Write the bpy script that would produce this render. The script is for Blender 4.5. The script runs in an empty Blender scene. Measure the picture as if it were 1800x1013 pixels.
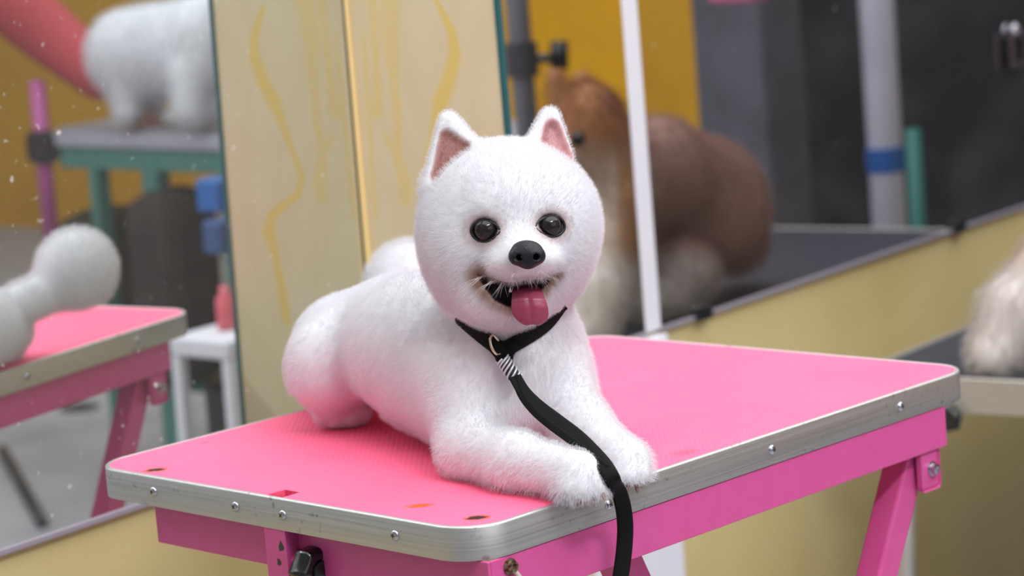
import bpy, bmesh, math, random
import numpy as np
from mathutils import Vector, Matrix
random.seed(7); rng = np.random.default_rng(7)
S = bpy.context.scene
COL = S.collection

# ------------------------------------------------------------------ camera
CP = np.array([-2.00414465, -1.66395987, 1.17071355])
CR = np.array([0.59120638, -0.80234249, -0.08198505])
CU = np.array([0.17012861, 0.02469848, 0.9851123])
CF = np.array([0.78837255, 0.59635268, -0.15110332])
FPX = 4250.0
def at(x, y, t):
    """world point seen at pixel x,y of the photograph at depth t metres along the lens axis"""
    return CP + t * (CF + CR * (x - 900) / FPX + CU * (506.5 - y) / FPX)
def onz(x, y, z):
    v = at(x, y, 1.0) - CP
    return CP + v * ((z - CP[2]) / v[2])
cam = bpy.data.cameras.new('camera'); cam_o = bpy.data.objects.new('camera', cam); COL.objects.link(cam_o)
cam.sensor_width = 36.0; cam.lens = 85.0; cam.clip_start = .05; cam.clip_end = 100
cam_o.matrix_world = Matrix(((CR[0], CU[0], -CF[0], CP[0]), (CR[1], CU[1], -CF[1], CP[1]), (CR[2], CU[2], -CF[2], CP[2]), (0, 0, 0, 1)))
cam.dof.use_dof = True; cam.dof.focus_distance = 1.80; cam.dof.aperture_fstop = 6.3
S.camera = cam_o
S.view_settings.view_transform = 'Standard'; S.view_settings.look = 'None'
S.view_settings.exposure = 0.0; S.view_settings.gamma = 1.0; S.view_settings.use_curve_mapping = False
try:
    S.cycles.use_denoising = True
    S.cycles.max_bounces = 10; S.cycles.diffuse_bounces = 5; S.cycles.glossy_bounces = 5
    S.cycles.sample_clamp_indirect = 8.0
except Exception:
    pass
# ------------------------------------------------------------------ world, daylight and added overhead light
w = bpy.data.worlds.new('World'); S.world = w; w.use_nodes = True
bg = w.node_tree.nodes['Background']; bg.inputs[0].default_value = (.93, .96, 1.0, 1); bg.inputs[1].default_value = .29
def area(name, loc, target, sx, sy, power, col=(1, 1, 1)):
    l = bpy.data.lights.new(name, 'AREA'); l.shape = 'RECTANGLE'; l.size = sx; l.size_y = sy; l.energy = power; l.color = col
    o = bpy.data.objects.new(name, l); COL.objects.link(o); o.location = loc
    o.rotation_euler = (Vector(target) - Vector(loc)).to_track_quat('-Z', 'Y').to_euler(); return o
area('shop_front_daylight', (-1.2, -4.6, 2.3), (-.4, -.4, .8), 3.2, 2.2, 26, (1, .98, .97))
area('overhead_fill', (.6, -1.5, 3.3), (.6, -1.3, 0), 5.8, 3.0, 172, (.95, .97, 1))  # added soft overhead light, brightens table top, dog and the mirrored far end
area('ceiling_lamp', (-1.05, -2.05, 2.5), (-.55, -.55, 1.0), .9, .09, 26, (.97, .98, 1))

# ------------------------------------------------------------------ materials
def lin(c):
    c = np.array(c, float) / 255.0
    return tuple(np.where(c <= .04045, c / 12.92, ((c + .055) / 1.055) ** 2.4)) + (1.0,)
MATS = {}
def mat(name, rgb, rough=.6, metal=0.0, spec=.5, noise=None, bump=None, coat=0.0):
    """noise=(scale, rgb2, lo, hi); bump=(scale, strength)"""
    if name in MATS: return MATS[name]
    m = bpy.data.materials.new(name); m.use_nodes = True; nt = m.node_tree; b = nt.nodes['Principled BSDF']
    b.inputs['Base Color'].default_value = lin(rgb); b.inputs['Roughness'].default_value = rough
    b.inputs['Metallic'].default_value = metal; b.inputs['Specular IOR Level'].default_value = spec
    b.inputs['Coat Weight'].default_value = coat
    tc = nt.nodes.new('ShaderNodeTexCoord')
    if noise:
        n = nt.nodes.new('ShaderNodeTexNoise'); n.inputs['Scale'].default_value = noise[0]; n.inputs['Detail'].default_value = 6
        r = nt.nodes.new('ShaderNodeMapRange'); r.inputs[1].default_value = noise[2]; r.inputs[2].default_value = noise[3]
        x = nt.nodes.new('ShaderNodeMix'); x.data_type = 'RGBA'; x.inputs[6].default_value = lin(rgb); x.inputs[7].default_value = lin(noise[1])
        nt.links.new(tc.outputs['Object'], n.inputs['Vector']); nt.links.new(n.outputs['Fac'], r.inputs[0])
        nt.links.new(r.outputs[0], x.inputs[0]); nt.links.new(x.outputs[2], b.inputs['Base Color'])
    if bump:
        n = nt.nodes.new('ShaderNodeTexNoise'); n.inputs['Scale'].default_value = bump[0]; n.inputs['Detail'].default_value = 4
        u = nt.nodes.new('ShaderNodeBump'); u.inputs['Strength'].default_value = bump[1]; u.inputs['Distance'].default_value = .002
        nt.links.new(tc.outputs['Object'], n.inputs['Vector']); nt.links.new(n.outputs['Fac'], u.inputs['Height']); nt.links.new(u.outputs[0], b.inputs['Normal'])
    MATS[name] = m; return m
def attr_mat(name, rough=.7, attr='col', spec=.3, translucent=0.0):
    m = bpy.data.materials.new(name); m.use_nodes = True; nt = m.node_tree; b = nt.nodes['Principled BSDF']
    a = nt.nodes.new('ShaderNodeAttribute'); a.attribute_name = attr
    nt.links.new(a.outputs['Color'], b.inputs['Base Color']); b.inputs['Roughness'].default_value = rough; b.inputs['Specular IOR Level'].default_value = spec
    if translucent:
        t = nt.nodes.new('ShaderNodeBsdfTranslucent'); x = nt.nodes.new('ShaderNodeMixShader'); x.inputs[0].default_value = translucent
        nt.links.new(a.outputs['Color'], t.inputs[0]); nt.links.new(b.outputs[0], x.inputs[1]); nt.links.new(t.outputs[0], x.inputs[2])
        nt.links.new(x.outputs[0], nt.nodes['Material Output'].inputs[0])
    MATS[name] = m; return m

# ------------------------------------------------------------------ object helpers
def obj(name, me, m=None, parent=None, smooth=False):
    if isinstance(me, bmesh.types.BMesh):
        bm = me; me = bpy.data.meshes.new(name); bm.normal_update(); bm.to_mesh(me); bm.free()
    o = bpy.data.objects.new(name, me); COL.objects.link(o)
    if m:
        for q in (m if isinstance(m, (list, tuple)) else [m]): me.materials.append(q)
    if parent: o.parent = parent
    if smooth:
        me.polygons.foreach_set('use_smooth', [True] * len(me.polygons))
    return o
def thing(name, label, cat, loc=(0, 0, 0), rz=0.0, group=None):
    o = bpy.data.objects.new(name, None); COL.objects.link(o); o.location = loc; o.rotation_euler = (0, 0, rz)
    o.empty_display_size = .05
    return tag(o, label, cat, group)
def tag(o, label, cat=None, group=None):
    o['label'] = label
    if cat: o['category'] = cat
    if group: o['group'] = group
    return o
def struct(o): o['kind'] = 'structure'; return o
def copy_tree(o, parent=None):
    c = o.copy(); COL.objects.link(c)
    if parent: c.parent = parent
    for ch in list(o.children): copy_tree(ch, c)
    return c
def box(x0, x1, y0, y1, z0, z1, bev=0.0, bm=None, seg=2):
    b = bm or bmesh.new()
    r = bmesh.ops.create_cube(b, size=1.0)
    vs = r['verts']
    for v in vs:
        v.co = Vector(((x0 + x1) / 2 + v.co.x * (x1 - x0), (y0 + y1) / 2 + v.co.y * (y1 - y0), (z0 + z1) / 2 + v.co.z * (z1 - z0)))
    if bev:
        es = list({e for v in vs for e in v.link_edges})
        bmesh.ops.bevel(b, geom=es, offset=bev, segments=seg, affect='EDGES', profile=.5)
    return b
def bar(a, b, wx, wy, up=(0, 0, 1), bev=.001, bm=None):
    """rectangular bar from a to b; wx along the side axis, wy along the other"""
    a = Vector(a); b = Vector(b); d = (b - a); L = d.length; d.normalize()
    s = d.cross(Vector(up)).normalized(); t = s.cross(d)
    bb = box(-wx / 2, wx / 2, -wy / 2, wy / 2, 0, L, bev)
    M = Matrix(((s.x, t.x, d.x, a.x), (s.y, t.y, d.y, a.y), (s.z, t.z, d.z, a.z), (0, 0, 0, 1)))
    bmesh.ops.transform(bb, matrix=M, verts=bb.verts)
    if bm is not None:
        me = bpy.data.meshes.new('tmp'); bb.to_mesh(me); bb.free(); bm.from_mesh(me); bpy.data.meshes.remove(me); return bm
    return bb
def tube(pts, rad, n=12, bm=None, cap=True):
    b = bm or bmesh.new(); pts = [Vector(p) for p in pts]; rings = []
    R = rad if isinstance(rad, (list, tuple)) else [rad] * len(pts)
    up = Vector((0.123, .345, .93)).normalized()
    for i, p in enumerate(pts):
        d = (pts[min(i + 1, len(pts) - 1)] - pts[max(i - 1, 0)]).normalized()
        s = d.cross(up); s = s.normalized() if s.length > 1e-4 else d.orthogonal().normalized(); up = s.cross(d).normalized()
        rings.append([b.verts.new(p + (s * math.cos(k * 2 * math.pi / n) + up * math.sin(k * 2 * math.pi / n)) * R[i]) for k in range(n)])
    for i in range(len(rings) - 1):
        for k in range(n):
            b.faces.new((rings[i][k], rings[i][(k + 1) % n], rings[i + 1][(k + 1) % n], rings[i + 1][k]))
    if cap:
        b.faces.new(rings[0][::-1]); b.faces.new(rings[-1])
    return b
def lathe(prof, a, axis, n=20, bm=None):
    """prof: list of (distance along axis, radius)"""
    b = bm or bmesh.new(); d = Vector(axis).normalized(); s = d.orthogonal().normalized(); t = d.cross(s); a = Vector(a); rings = []
    for h, r in prof:
        rings.append([b.verts.new(a + d * h + (s * math.cos(k * 2 * math.pi / n) + t * math.sin(k * 2 * math.pi / n)) * max(r, 1e-5)) for k in range(n)])
    for i in range(len(rings) - 1):
        for k in range(n):
            b.faces.new((rings[i][k], rings[i][(k + 1) % n], rings[i + 1][(k + 1) % n], rings[i + 1][k]))
    b.faces.new(rings[0][::-1]); b.faces.new(rings[-1])
    return b
def mesh_np(name, V, Q):
    me = bpy.data.meshes.new(name); V = np.asarray(V, np.float32); Q = np.asarray(Q, np.int32); k = Q.shape[1]
    me.vertices.add(len(V)); me.vertices.foreach_set('co', V.ravel())
    me.loops.add(len(Q) * k); me.loops.foreach_set('vertex_index', Q.ravel())
    me.polygons.add(len(Q)); me.polygons.foreach_set('loop_start', np.arange(len(Q), dtype=np.int32) * k)
    me.update(calc_edges=True); me.validate(); return me
def set_col(me, C, name='col'):
    a = me.color_attributes.new(name, 'FLOAT_COLOR', 'POINT')
    C = np.concatenate([C, np.ones((len(C), 1))], 1).astype(np.float32); a.data.foreach_set('color', C.ravel())
def smoothstep(a, b, x):
    t = np.clip((x - a) / (b - a), 0, 1); return t * t * (3 - 2 * t)

# ------------------------------------------------------------------ signed distance modelling (for bodies)
class Sdf:
    def __init__(s): s.ops = []
    def cap(s, a, b, ra, rb, k=.015): s.ops.append(('cap', np.array(a), np.array(b), ra, rb, k)); return s
    def ell(s, c, r, k=.015, ax=None): s.ops.append(('ell', np.array(c), np.array(r), np.stack([CR, CU, CF]) if ax is None else np.array(ax), k)); return s
    def tri(s, a, b, c, r, k=.01): s.ops.append(('tri', np.array(a), np.array(b), np.array(c), r, k)); return s
    def cut(s, prim, k=.004): s.ops.append(('cut', prim, k)); return s
    def prim(s, o, P):
        if o[0] == 'cap':
            pa = P - o[1].astype(P.dtype); ba = (o[2] - o[1]).astype(P.dtype); h = np.clip(pa @ ba / max(ba @ ba, 1e-9), 0, 1)
            return np.linalg.norm(pa - h[:, None] * ba, axis=1) - (o[3] + (o[4] - o[3]) * h)
        if o[0] == 'ell':
            q = (P - o[1].astype(P.dtype)) @ o[3].T.astype(P.dtype); r = o[2].astype(P.dtype)
            k0 = np.linalg.norm(q / r, axis=1); k1 = np.linalg.norm(q / (r * r), axis=1)
            return k0 * (k0 - 1) / np.maximum(k1, 1e-6)
        a, b, c = (x.astype(P.dtype) for x in o[1:4])
        n = np.cross(b - a, c - a); n = n / np.linalg.norm(n)
        d = None
        for p0, p1 in ((a, b), (b, c), (c, a)):
            pa = P - p0; ba = p1 - p0; h = np.clip(pa @ ba / (ba @ ba), 0, 1); e = np.linalg.norm(pa - h[:, None] * ba, axis=1)
            d = e if d is None else np.minimum(d, e)
        ins = np.ones(len(P), bool)
        for p0, p1 in ((a, b), (b, c), (c, a)): ins &= ((P - p0) @ np.cross(n, p1 - p0)) >= 0
        return np.where(ins, np.abs((P - a) @ n), d) - o[4]
    def __call__(s, P):
        P = np.asarray(P); d = None
        for o in s.ops:
            if o[0] == 'cut':
                e = -s.prim(o[1], P); k = o[2]; h = np.clip(.5 - .5 * (e - d) / k * -1, 0, 1) if False else np.clip(.5 + .5 * (e - d) / k, 0, 1)
                d = d * (1 - h) + e * h + k * h * (1 - h); continue
            e = s.prim(o, P)
            if d is None: d = e; continue
            k = o[-1]; h = np.clip(.5 + .5 * (d - e) / k, 0, 1); d = d * (1 - h) + e * h - k * h * (1 - h)
        return d
    def grad(s, P, e=.0012):
        g = np.stack([s(P + np.array(v) * e) - s(P - np.array(v) * e) for v in np.eye(3)], 1)
        return g / np.maximum(np.linalg.norm(g, axis=1, keepdims=True), 1e-9)
    def hit(s, x, y, t0, t1=None, n=500):
        """first point of the surface on the line of sight through pixel x,y"""
        t1 = t1 or t0 + .35
        ts = np.linspace(t0, t1, n); d = s(np.stack([at(x, y, t) for t in ts])); i = int(np.argmax(d < 0))
        if d[i] >= 0: i = int(np.argmin(d))
        return at(x, y, ts[i]), ts[i]
def nets(f, lo, hi, h):
    lo = np.array(lo); n = np.ceil((np.array(hi) - lo) / h).astype(int) + 1
    # coarse pass: evaluate only near the surface
    ax = [lo[i] + h * np.arange(n[i]) for i in range(3)]
    B = 8; nb = (n + B - 1) // B
    cb = np.stack(np.meshgrid(*[lo[i] + h * (np.arange(nb[i]) * B + B / 2 - .5) for i in range(3)], indexing='ij'), -1).reshape(-1, 3)
    dc = f(cb.astype(np.float32)).reshape(nb)
    near = np.abs(dc) < h * B * 1.25
    V = np.repeat(np.repeat(np.repeat(dc, B, 0), B, 1), B, 2)[:n[0], :n[1], :n[2]].astype(np.float32)
    nearf = np.repeat(np.repeat(np.repeat(near, B, 0), B, 1), B, 2)[:n[0], :n[1], :n[2]]
    I = np.argwhere(nearf); P = (lo + I * h).astype(np.float32); out = np.empty(len(P), np.float32)
    for i in range(0, len(P), 400000): out[i:i + 400000] = f(P[i:i + 400000])
    V[nearf] = out
    s = V < 0; acc = np.zeros(tuple(n - 1) + (3,), np.float32); cnt = np.zeros(tuple(n - 1), np.float32)
    def sl(a, o): return a[o[0]:o[0] + n[0] - 1, o[1]:o[1] + n[1] - 1, o[2]:o[2] + n[2] - 1]
    for axis in range(3):
        for u in (0, 1):
            for v in (0, 1):
                o = [0, 0, 0]; oth = [i for i in range(3) if i != axis]; o[oth[0]] = u; o[oth[1]] = v; o2 = list(o); o2[axis] = 1
                a, b = sl(V, o), sl(V, o2); cr = sl(s, o) != sl(s, o2); t = np.where(cr, a / np.where(cr, a - b, 1), 0)
                for i in range(3):
                    acc[..., i] += np.where(cr, (t if i == axis else o[i]), 0)
                cnt += cr
    act = cnt > 0; idx = np.full(act.shape, -1, np.int64); idx[act] = np.arange(act.sum())
    C = np.argwhere(act); verts = lo + (C + acc[act] / cnt[act][:, None]) * h
    quads = []
    for axis in range(3):
        o1, o2 = [i for i in range(3) if i != axis]
        A = np.moveaxis(s, axis, 0); E = A[:-1] != A[1:]; E = np.moveaxis(E, 0, axis)
        I = np.argwhere(E); I = I[(I[:, o1] > 0) & (I[:, o2] > 0) & (I[:, o1] < n[o1] - 1) & (I[:, o2] < n[o2] - 1)]
        ins = s[I[:, 0], I[:, 1], I[:, 2]]
        def g(d1, d2):
            J = I.copy(); J[:, o1] -= d1; J[:, o2] -= d2; return idx[J[:, 0], J[:, 1], J[:, 2]]
        q = np.stack([g(1, 1), g(0, 1), g(0, 0), g(1, 0)], 1)
        flip = ins if axis != 1 else ~ins
        q[~flip] = q[~flip][:, ::-1]; quads.append(q)
    Q = np.concatenate(quads); Q = Q[(Q >= 0).all(1)]
    return verts, Q
def scatter(V, Q, n, weight=None):
    T = np.concatenate([Q[:, [0, 1, 2]], Q[:, [0, 2, 3]]]); a, b, c = V[T[:, 0]], V[T[:, 1]], V[T[:, 2]]
    ar = np.linalg.norm(np.cross(b - a, c - a), axis=1)
    if weight is not None: ar = ar * weight((a + b + c) / 3)
    i = rng.choice(len(T), n, p=ar / ar.sum()); r1, r2 = np.sqrt(rng.random(n))[:, None], rng.random(n)[:, None]
    return a[i] * (1 - r1) + b[i] * r1 * (1 - r2) + c[i] * r1 * r2
def hair(name, root, tip, mid, col, r0, m, parent):
    n = len(root); cu = bpy.data.hair_curves.new(name); cu.add_curves([4] * n)
    q = (root + mid) / 2 + (mid - (root + tip) / 2) * .25
    P = np.stack([root, q, mid, tip], 1).astype(np.float32)
    cu.attributes['position'].data.foreach_set('vector', P.ravel())
    ra = cu.attributes.get('radius') or cu.attributes.new('radius', 'FLOAT', 'POINT')
    R = np.outer(np.broadcast_to(r0, n), [1, .95, .75, .2]).astype(np.float32); ra.data.foreach_set('value', R.ravel())
    ca = cu.attributes.new('col', 'FLOAT_COLOR', 'CURVE')
    C = np.concatenate([col, np.ones((n, 1))], 1).astype(np.float32); ca.data.foreach_set('color', C.ravel())
    cu.materials.append(m); o = bpy.data.objects.new(name, cu); COL.objects.link(o); o.parent = parent; return o
# ================================================================== the setting
TILT = 0.01481985
def onx(x, y, X):
    v = at(x, y, 1.0) - CP; return CP + v * ((X - CP[0]) / v[0])
def rvl(x, y, t):                     # where a thing stands that the left mirror shows at pixel x,y, path length t
    P = at(x, y, t); n = np.array([0, math.cos(TILT), math.sin(TILT)]); o = np.array([0, 0, .6453]); return P - 2 * ((P - o) @ n) * n
def rv(x, y, t):                      # the same for the right mirrors
    P = at(x, y, t); return np.array([P[0], -P[1], P[2]])
yellow = mat('yellow_wall_paint', (204, 188, 136), .55, noise=(3.0, (194, 174, 114), .35, .75))
b = box(-3.2, 4.7, .006, .12, 0, 2.6); wall = struct(obj('wall_back', b, yellow))
tag(wall, 'yellow painted wall that carries the mirrors')
floorm = mat('floor_concrete', (172, 170, 176), .55, noise=(2.2, (120, 118, 124), .45, .8), bump=(40, .2))
fl = struct(obj('floor', box(-6, 6, -8, .12, -.1, 0), floorm)); tag(fl, 'pale grey concrete floor with scuffs')
mustard = mat('mustard_wall_paint', (226, 168, 16), .5, noise=(1.5, (190, 130, 8), .4, .8))
yb = onx(1238, 100, 4.2)[1]
fw = struct(obj('wall_right', box(4.2, 4.3, -8, -yb, 0, 3.2), mustard)); tag(fw, 'mustard yellow end wall seen in the mirrors')
darkw = mat('dark_rough_wall', (30, 32, 37), .9, noise=(3.5, (70, 69, 74), .45, .75), bump=(12, .6))
dw = struct(obj('wall_far', box(4.6, 4.7, -3.2, 0, 0, 3.2), darkw)); tag(dw, 'dark rough wall at the far end seen in the right mirror')

def mirror_mat(name, tint, dirt):
    m = bpy.data.materials.new(name); m.use_nodes = True; nt = m.node_tree; b = nt.nodes['Principled BSDF']
    b.inputs['Metallic'].default_value = 1; b.inputs['Roughness'].default_value = .0; b.inputs['Base Color'].default_value = (*tint, 1)
    d = nt.nodes.new('ShaderNodeBsdfDiffuse'); d.inputs[0].default_value = (.62, .6, .55, 1)
    tc = nt.nodes.new('ShaderNodeTexCoord'); v = nt.nodes.new('ShaderNodeTexNoise'); v.inputs['Scale'].default_value = 95; v.inputs['Detail'].default_value = 2; v.inputs['Roughness'].default_value = .6
    n = nt.nodes.new('ShaderNodeTexNoise'); n.inputs['Scale'].default_value = 7
    r = nt.nodes.new('ShaderNodeMapRange'); r.inputs[1].default_value = .66; r.inputs[2].default_value = .74
    r2 = nt.nodes.new('ShaderNodeMapRange'); r2.inputs[1].default_value = .42; r2.inputs[2].default_value = .6; r2.inputs[3].default_value = 0.0; r2.inputs[4].default_value = dirt
    mu = nt.nodes.new('ShaderNodeMath'); mu.operation = 'MULTIPLY'; ad = nt.nodes.new('ShaderNodeMath'); ad.operation = 'ADD'; ad.inputs[1].default_value = dirt * .06
    x = nt.nodes.new('ShaderNodeMixShader')
    nt.links.new(tc.outputs['Object'], v.inputs['Vector']); nt.links.new(tc.outputs['Object'], n.inputs['Vector'])
    nt.links.new(v.outputs['Fac'], r.inputs[0]); nt.links.new(n.outputs['Fac'], r2.inputs[0]); nt.links.new(r.outputs[0], mu.inputs[0]); nt.links.new(r2.outputs[0], mu.inputs[1])
    nt.links.new(mu.outputs[0], ad.inputs[0]); nt.links.new(ad.outputs[0], x.inputs[0]); nt.links.new(b.outputs[0], x.inputs[1]); nt.links.new(d.outputs[0], x.inputs[2])
    nt.links.new(x.outputs[0], nt.nodes['Material Output'].inputs[0]); return m
teal = mat('glass_edge_teal', (38, 92, 96), .2)
chrome = mat('chrome', (205, 205, 210), .22, 1.0)
blackp = mat('black_plastic', (24, 24, 28), .38)
lilac = mat('mirror_edge_channel', (168, 160, 172), .4, .4)
FX = -.0575                            # the painted face of the partition
def make_mirror(x0, x1, z0, z1, tint, dirt, label, clips, tilt=0.0):
    t = thing('wall_mirror', label, 'mirror', (0, 0, z0)); t.rotation_euler = (tilt, 0, 0)
    bm = box(x0, x1, .0, .005, 0, z1 - z0); g = obj('mirror_glass', bm, [mirror_mat('mirror_silver_%d' % len(bpy.data.materials), tint, dirt), teal], t)
    for p in g.data.polygons: p.material_index = 0 if p.normal.y < -.9 else 1
    obj('edge_channel', box(x0, x1, -.0025, .0055, -.004, .0015, .0006), lilac, t)
    if tilt: obj('edge_channel', box(x1 - .0012, x1 + .001, -.001, .0055, 0, z1 - z0), mat('dark_channel', (70, 72, 66), .5), t)
    for cx in clips:
        c = box(cx - .017, cx + .017, -.009, .005, -.006, .012, .002); box(cx - .006, cx + .006, -.012, -.006, -.001, .006, .001, c)
        obj('mirror_clip', c, blackp, t)
    return t
def wall_x(x, y): v = at(x, y, 1.) - CP; P = CP + v * (-CP[1] / v[1]); return P[0]
ml = make_mirror(-2.2, FX - .0065, .6453, 1.95, (.78, .82, .80), .85, 'speckled wall mirror left of the yellow partition, reflecting the pink table', [], TILT); ml.location.y = 0
make_mirror(FX + .0065, .4640, .6453, 1.95, (.86, .88, .87), .05, 'narrow wall mirror between yellow partition and white trim strip', [])
make_mirror(.4985, 2.9, .6453, 1.95, (.64, .64, .66), .3, 'wide darker wall mirror right of the white trim strip', [wall_x(1232, 549), wall_x(1682, 398)])
whitep = mat('white_paint', (226, 224, 232), .45)
ts = struct(obj('trim_1', box(.4645, .4976, -.0015, .0055, .6453, 1.95, .0015), whitep)); tag(ts, 'narrow white vertical trim strip between the two right hand mirrors')
wb = obj('white_board', box(.30, .4955, -.012, .0055, 0, .6395, .0015), whitep); tag(wb, 'white board fixed to the wall foot beneath the trim strip', 'board')

# yellow partition standing out from the wall, with paint runs
fin = thing('partition_panel', 'pale yellow partition panel with darker paint runs, behind the white dog', 'partition', (FX, 0, 0))
H0, H1, LN = 0.02, 1.95, .203
ny, nz = 84, 560
yy, zz = np.meshgrid(np.linspace(-LN, -.0005, ny), np.linspace(H0, H1, nz), indexing='ij')
V = np.stack([np.zeros(ny * nz), yy.ravel(), zz.ravel()], 1)
ii, jj = np.meshgrid(np.arange(ny - 1), np.arange(nz - 1), indexing='ij'); k0 = (ii * nz + jj).ravel()
Q = np.stack([k0, k0 + 1, k0 + nz + 1, k0 + nz], 1)
me = mesh_np('panel_face', V, Q)
def finpt(x, y):
    P = onx(x, y, FX); return np.array([-abs(P[1]), P[2]])
def stroke(D, pts):
    pts = [(finpt(x, y), wd / 1350.0) for x, y, wd in pts]; q = np.stack([yy.ravel(), zz.ravel()], 1)
    for (a, wa), (b_, wb_) in zip(pts[:-1], pts[1:]):
        ba = b_ - a; h = np.clip((q - a) @ ba / (ba @ ba), 0, 1); d = np.linalg.norm(q - a - h[:, None] * ba, axis=1)
        D = np.maximum(D, 1 - smoothstep(.35, 1.3, d / (wa + (wb_ - wa) * h)))
    return D
D = np.zeros(ny * nz)
D = stroke(D, [(447, 20, 5), (432, 75, 9), (434, 110, 13), (452, 155, 15), (472, 190, 16), (482, 215, 9), (500, 262, 6), (522, 315, 7), (516, 345, 7), (470, 385, 9), (466, 415, 15), (478, 455, 9), (492, 520, 11), (500, 570, 9)])
D2 = np.zeros(ny * nz)
D2 = stroke(D2, [(686, -30, 22), (684, 60, 20), (692, 130, 12), (700, 215, 9), (697, 290, 7)])
D2 = stroke(D2, [(655, -30, 12), (658, 60, 9), (664, 170, 10), (662, 195, 14)]); D2 = stroke(D2, [(676, 240, 6), (700, 275, 9), (712, 330, 16), (712, 350, 12)])
D2 = stroke(D2, [(640, 60, 5), (648, 200, 5), (660, 380, 6)])
nse = .5 + .5 * np.sin(yy.ravel() * 61 + 3 * np.sin(zz.ravel() * 17)) * np.sin(zz.ravel() * 29 + 2 * np.sin(yy.ravel() * 40))
base = np.array(lin((212, 201, 166))[:3]); run = np.array(lin((216, 190, 96))[:3])
Cc = base * (1 - .10 * nse[:, None] * np.array([.3, .6, 1.0])); mixv = np.clip(D * .85 + D2 * .5, 0, 1)[:, None]
edge = smoothstep(.165, .2, -yy.ravel())[:, None] * .0
set_col(me, Cc * (1 - mixv) + run * mixv)
obj('panel_face', me, attr_mat('painted_panel', .5), fin)
obj('panel_core', box(.0004, .0048, -LN + .001, -.0005, H0, H1), mat('panel_core_paint', (214, 196, 140), .6), fin)
obj('panel_edge', box(-.0016, .0050, -LN - .0015, -LN + .0040, H0, H1, .0006), teal, fin)
obj('corner_bead', box(-.0062, -.0002, -.0085, -.003, .6, H1, .001), mat('corner_bead_paint', (236, 212, 146), .5), fin)

# ================================================================== pink grooming table
TN = (-.7194, -.6392); TR = math.atan2(-.14692, .98915); TL, TW, TH = .6177, .46, .75
tab = thing('grooming_table', 'pink grooming table with metal edge band under the small white dog', 'table', (TN[0], TN[1], 0), TR)
pinkp = mat('pink_gloss_paint', (206, 82, 146), .34, noise=(60, (202, 78, 141), .45, .7))
alu = bpy.data.materials.new('brushed_aluminium'); alu.use_nodes = True
nt = alu.node_tree; bs = nt.nodes['Principled BSDF']; bs.inputs['Metallic'].default_value = 1; bs.inputs['Roughness'].default_value = .3
tc = nt.nodes.new('ShaderNodeTexCoord'); mp = nt.nodes.new('ShaderNodeMapping'); mp.inputs['Scale'].default_value = (4, 4, 700)
n1 = nt.nodes.new('ShaderNodeTexNoise'); n1.inputs['Scale'].default_value = 1.0; n1.inputs['Detail'].default_value = 3
r1 = nt.nodes.new('ShaderNodeMapRange'); r1.inputs[3].default_value = .34; r1.inputs[4].default_value = .6
cr = nt.nodes.new('ShaderNodeMix'); cr.data_type = 'RGBA'; cr.inputs[6].default_value = (.50, .50, .51, 1); cr.inputs[7].default_value = (.64, .635, .62, 1)
nt.links.new(tc.outputs['Object'], mp.inputs[0]); nt.links.new(mp.outputs[0], n1.inputs['Vector']); nt.links.new(n1.outputs['Fac'], r1.inputs[0]); nt.links.new(r1.outputs[0], bs.inputs['Roughness'])
nt.links.new(n1.outputs['Fac'], cr.inputs[0])
n2 = nt.nodes.new('ShaderNodeTexNoise'); n2.inputs['Scale'].default_value = 130; n2.inputs['Detail'].default_value = 4       # scuffs
r2 = nt.nodes.new('ShaderNodeMapRange'); r2.inputs[1].default_value = .60; r2.inputs[2].default_value = .68; r2.inputs[4].default_value = .6
n3 = nt.nodes.new('ShaderNodeTexNoise'); n3.inputs['Scale'].default_value = 14
r3 = nt.nodes.new('ShaderNodeMapRange'); r3.inputs[1].default_value = .5; r3.inputs[2].default_value = .62
mm = nt.nodes.new('ShaderNodeMath'); mm.operation = 'MULTIPLY'
sc = nt.nodes.new('ShaderNodeMix'); sc.data_type = 'RGBA'; sc.inputs[7].default_value = (.16, .16, .17, 1)
nt.links.new(tc.outputs['Object'], n2.inputs['Vector']); nt.links.new(tc.outputs['Object'], n3.inputs['Vector']); nt.links.new(n2.outputs['Fac'], r2.inputs[0]); nt.links.new(n3.outputs['Fac'], r3.inputs[0])
nt.links.new(r2.outputs[0], mm.inputs[0]); nt.links.new(r3.outputs[0], mm.inputs[1]); nt.links.new(mm.outputs[0], sc.inputs[0]); nt.links.new(cr.outputs[2], sc.inputs[6]); nt.links.new(sc.outputs[2], bs.inputs['Base Color'])

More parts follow.
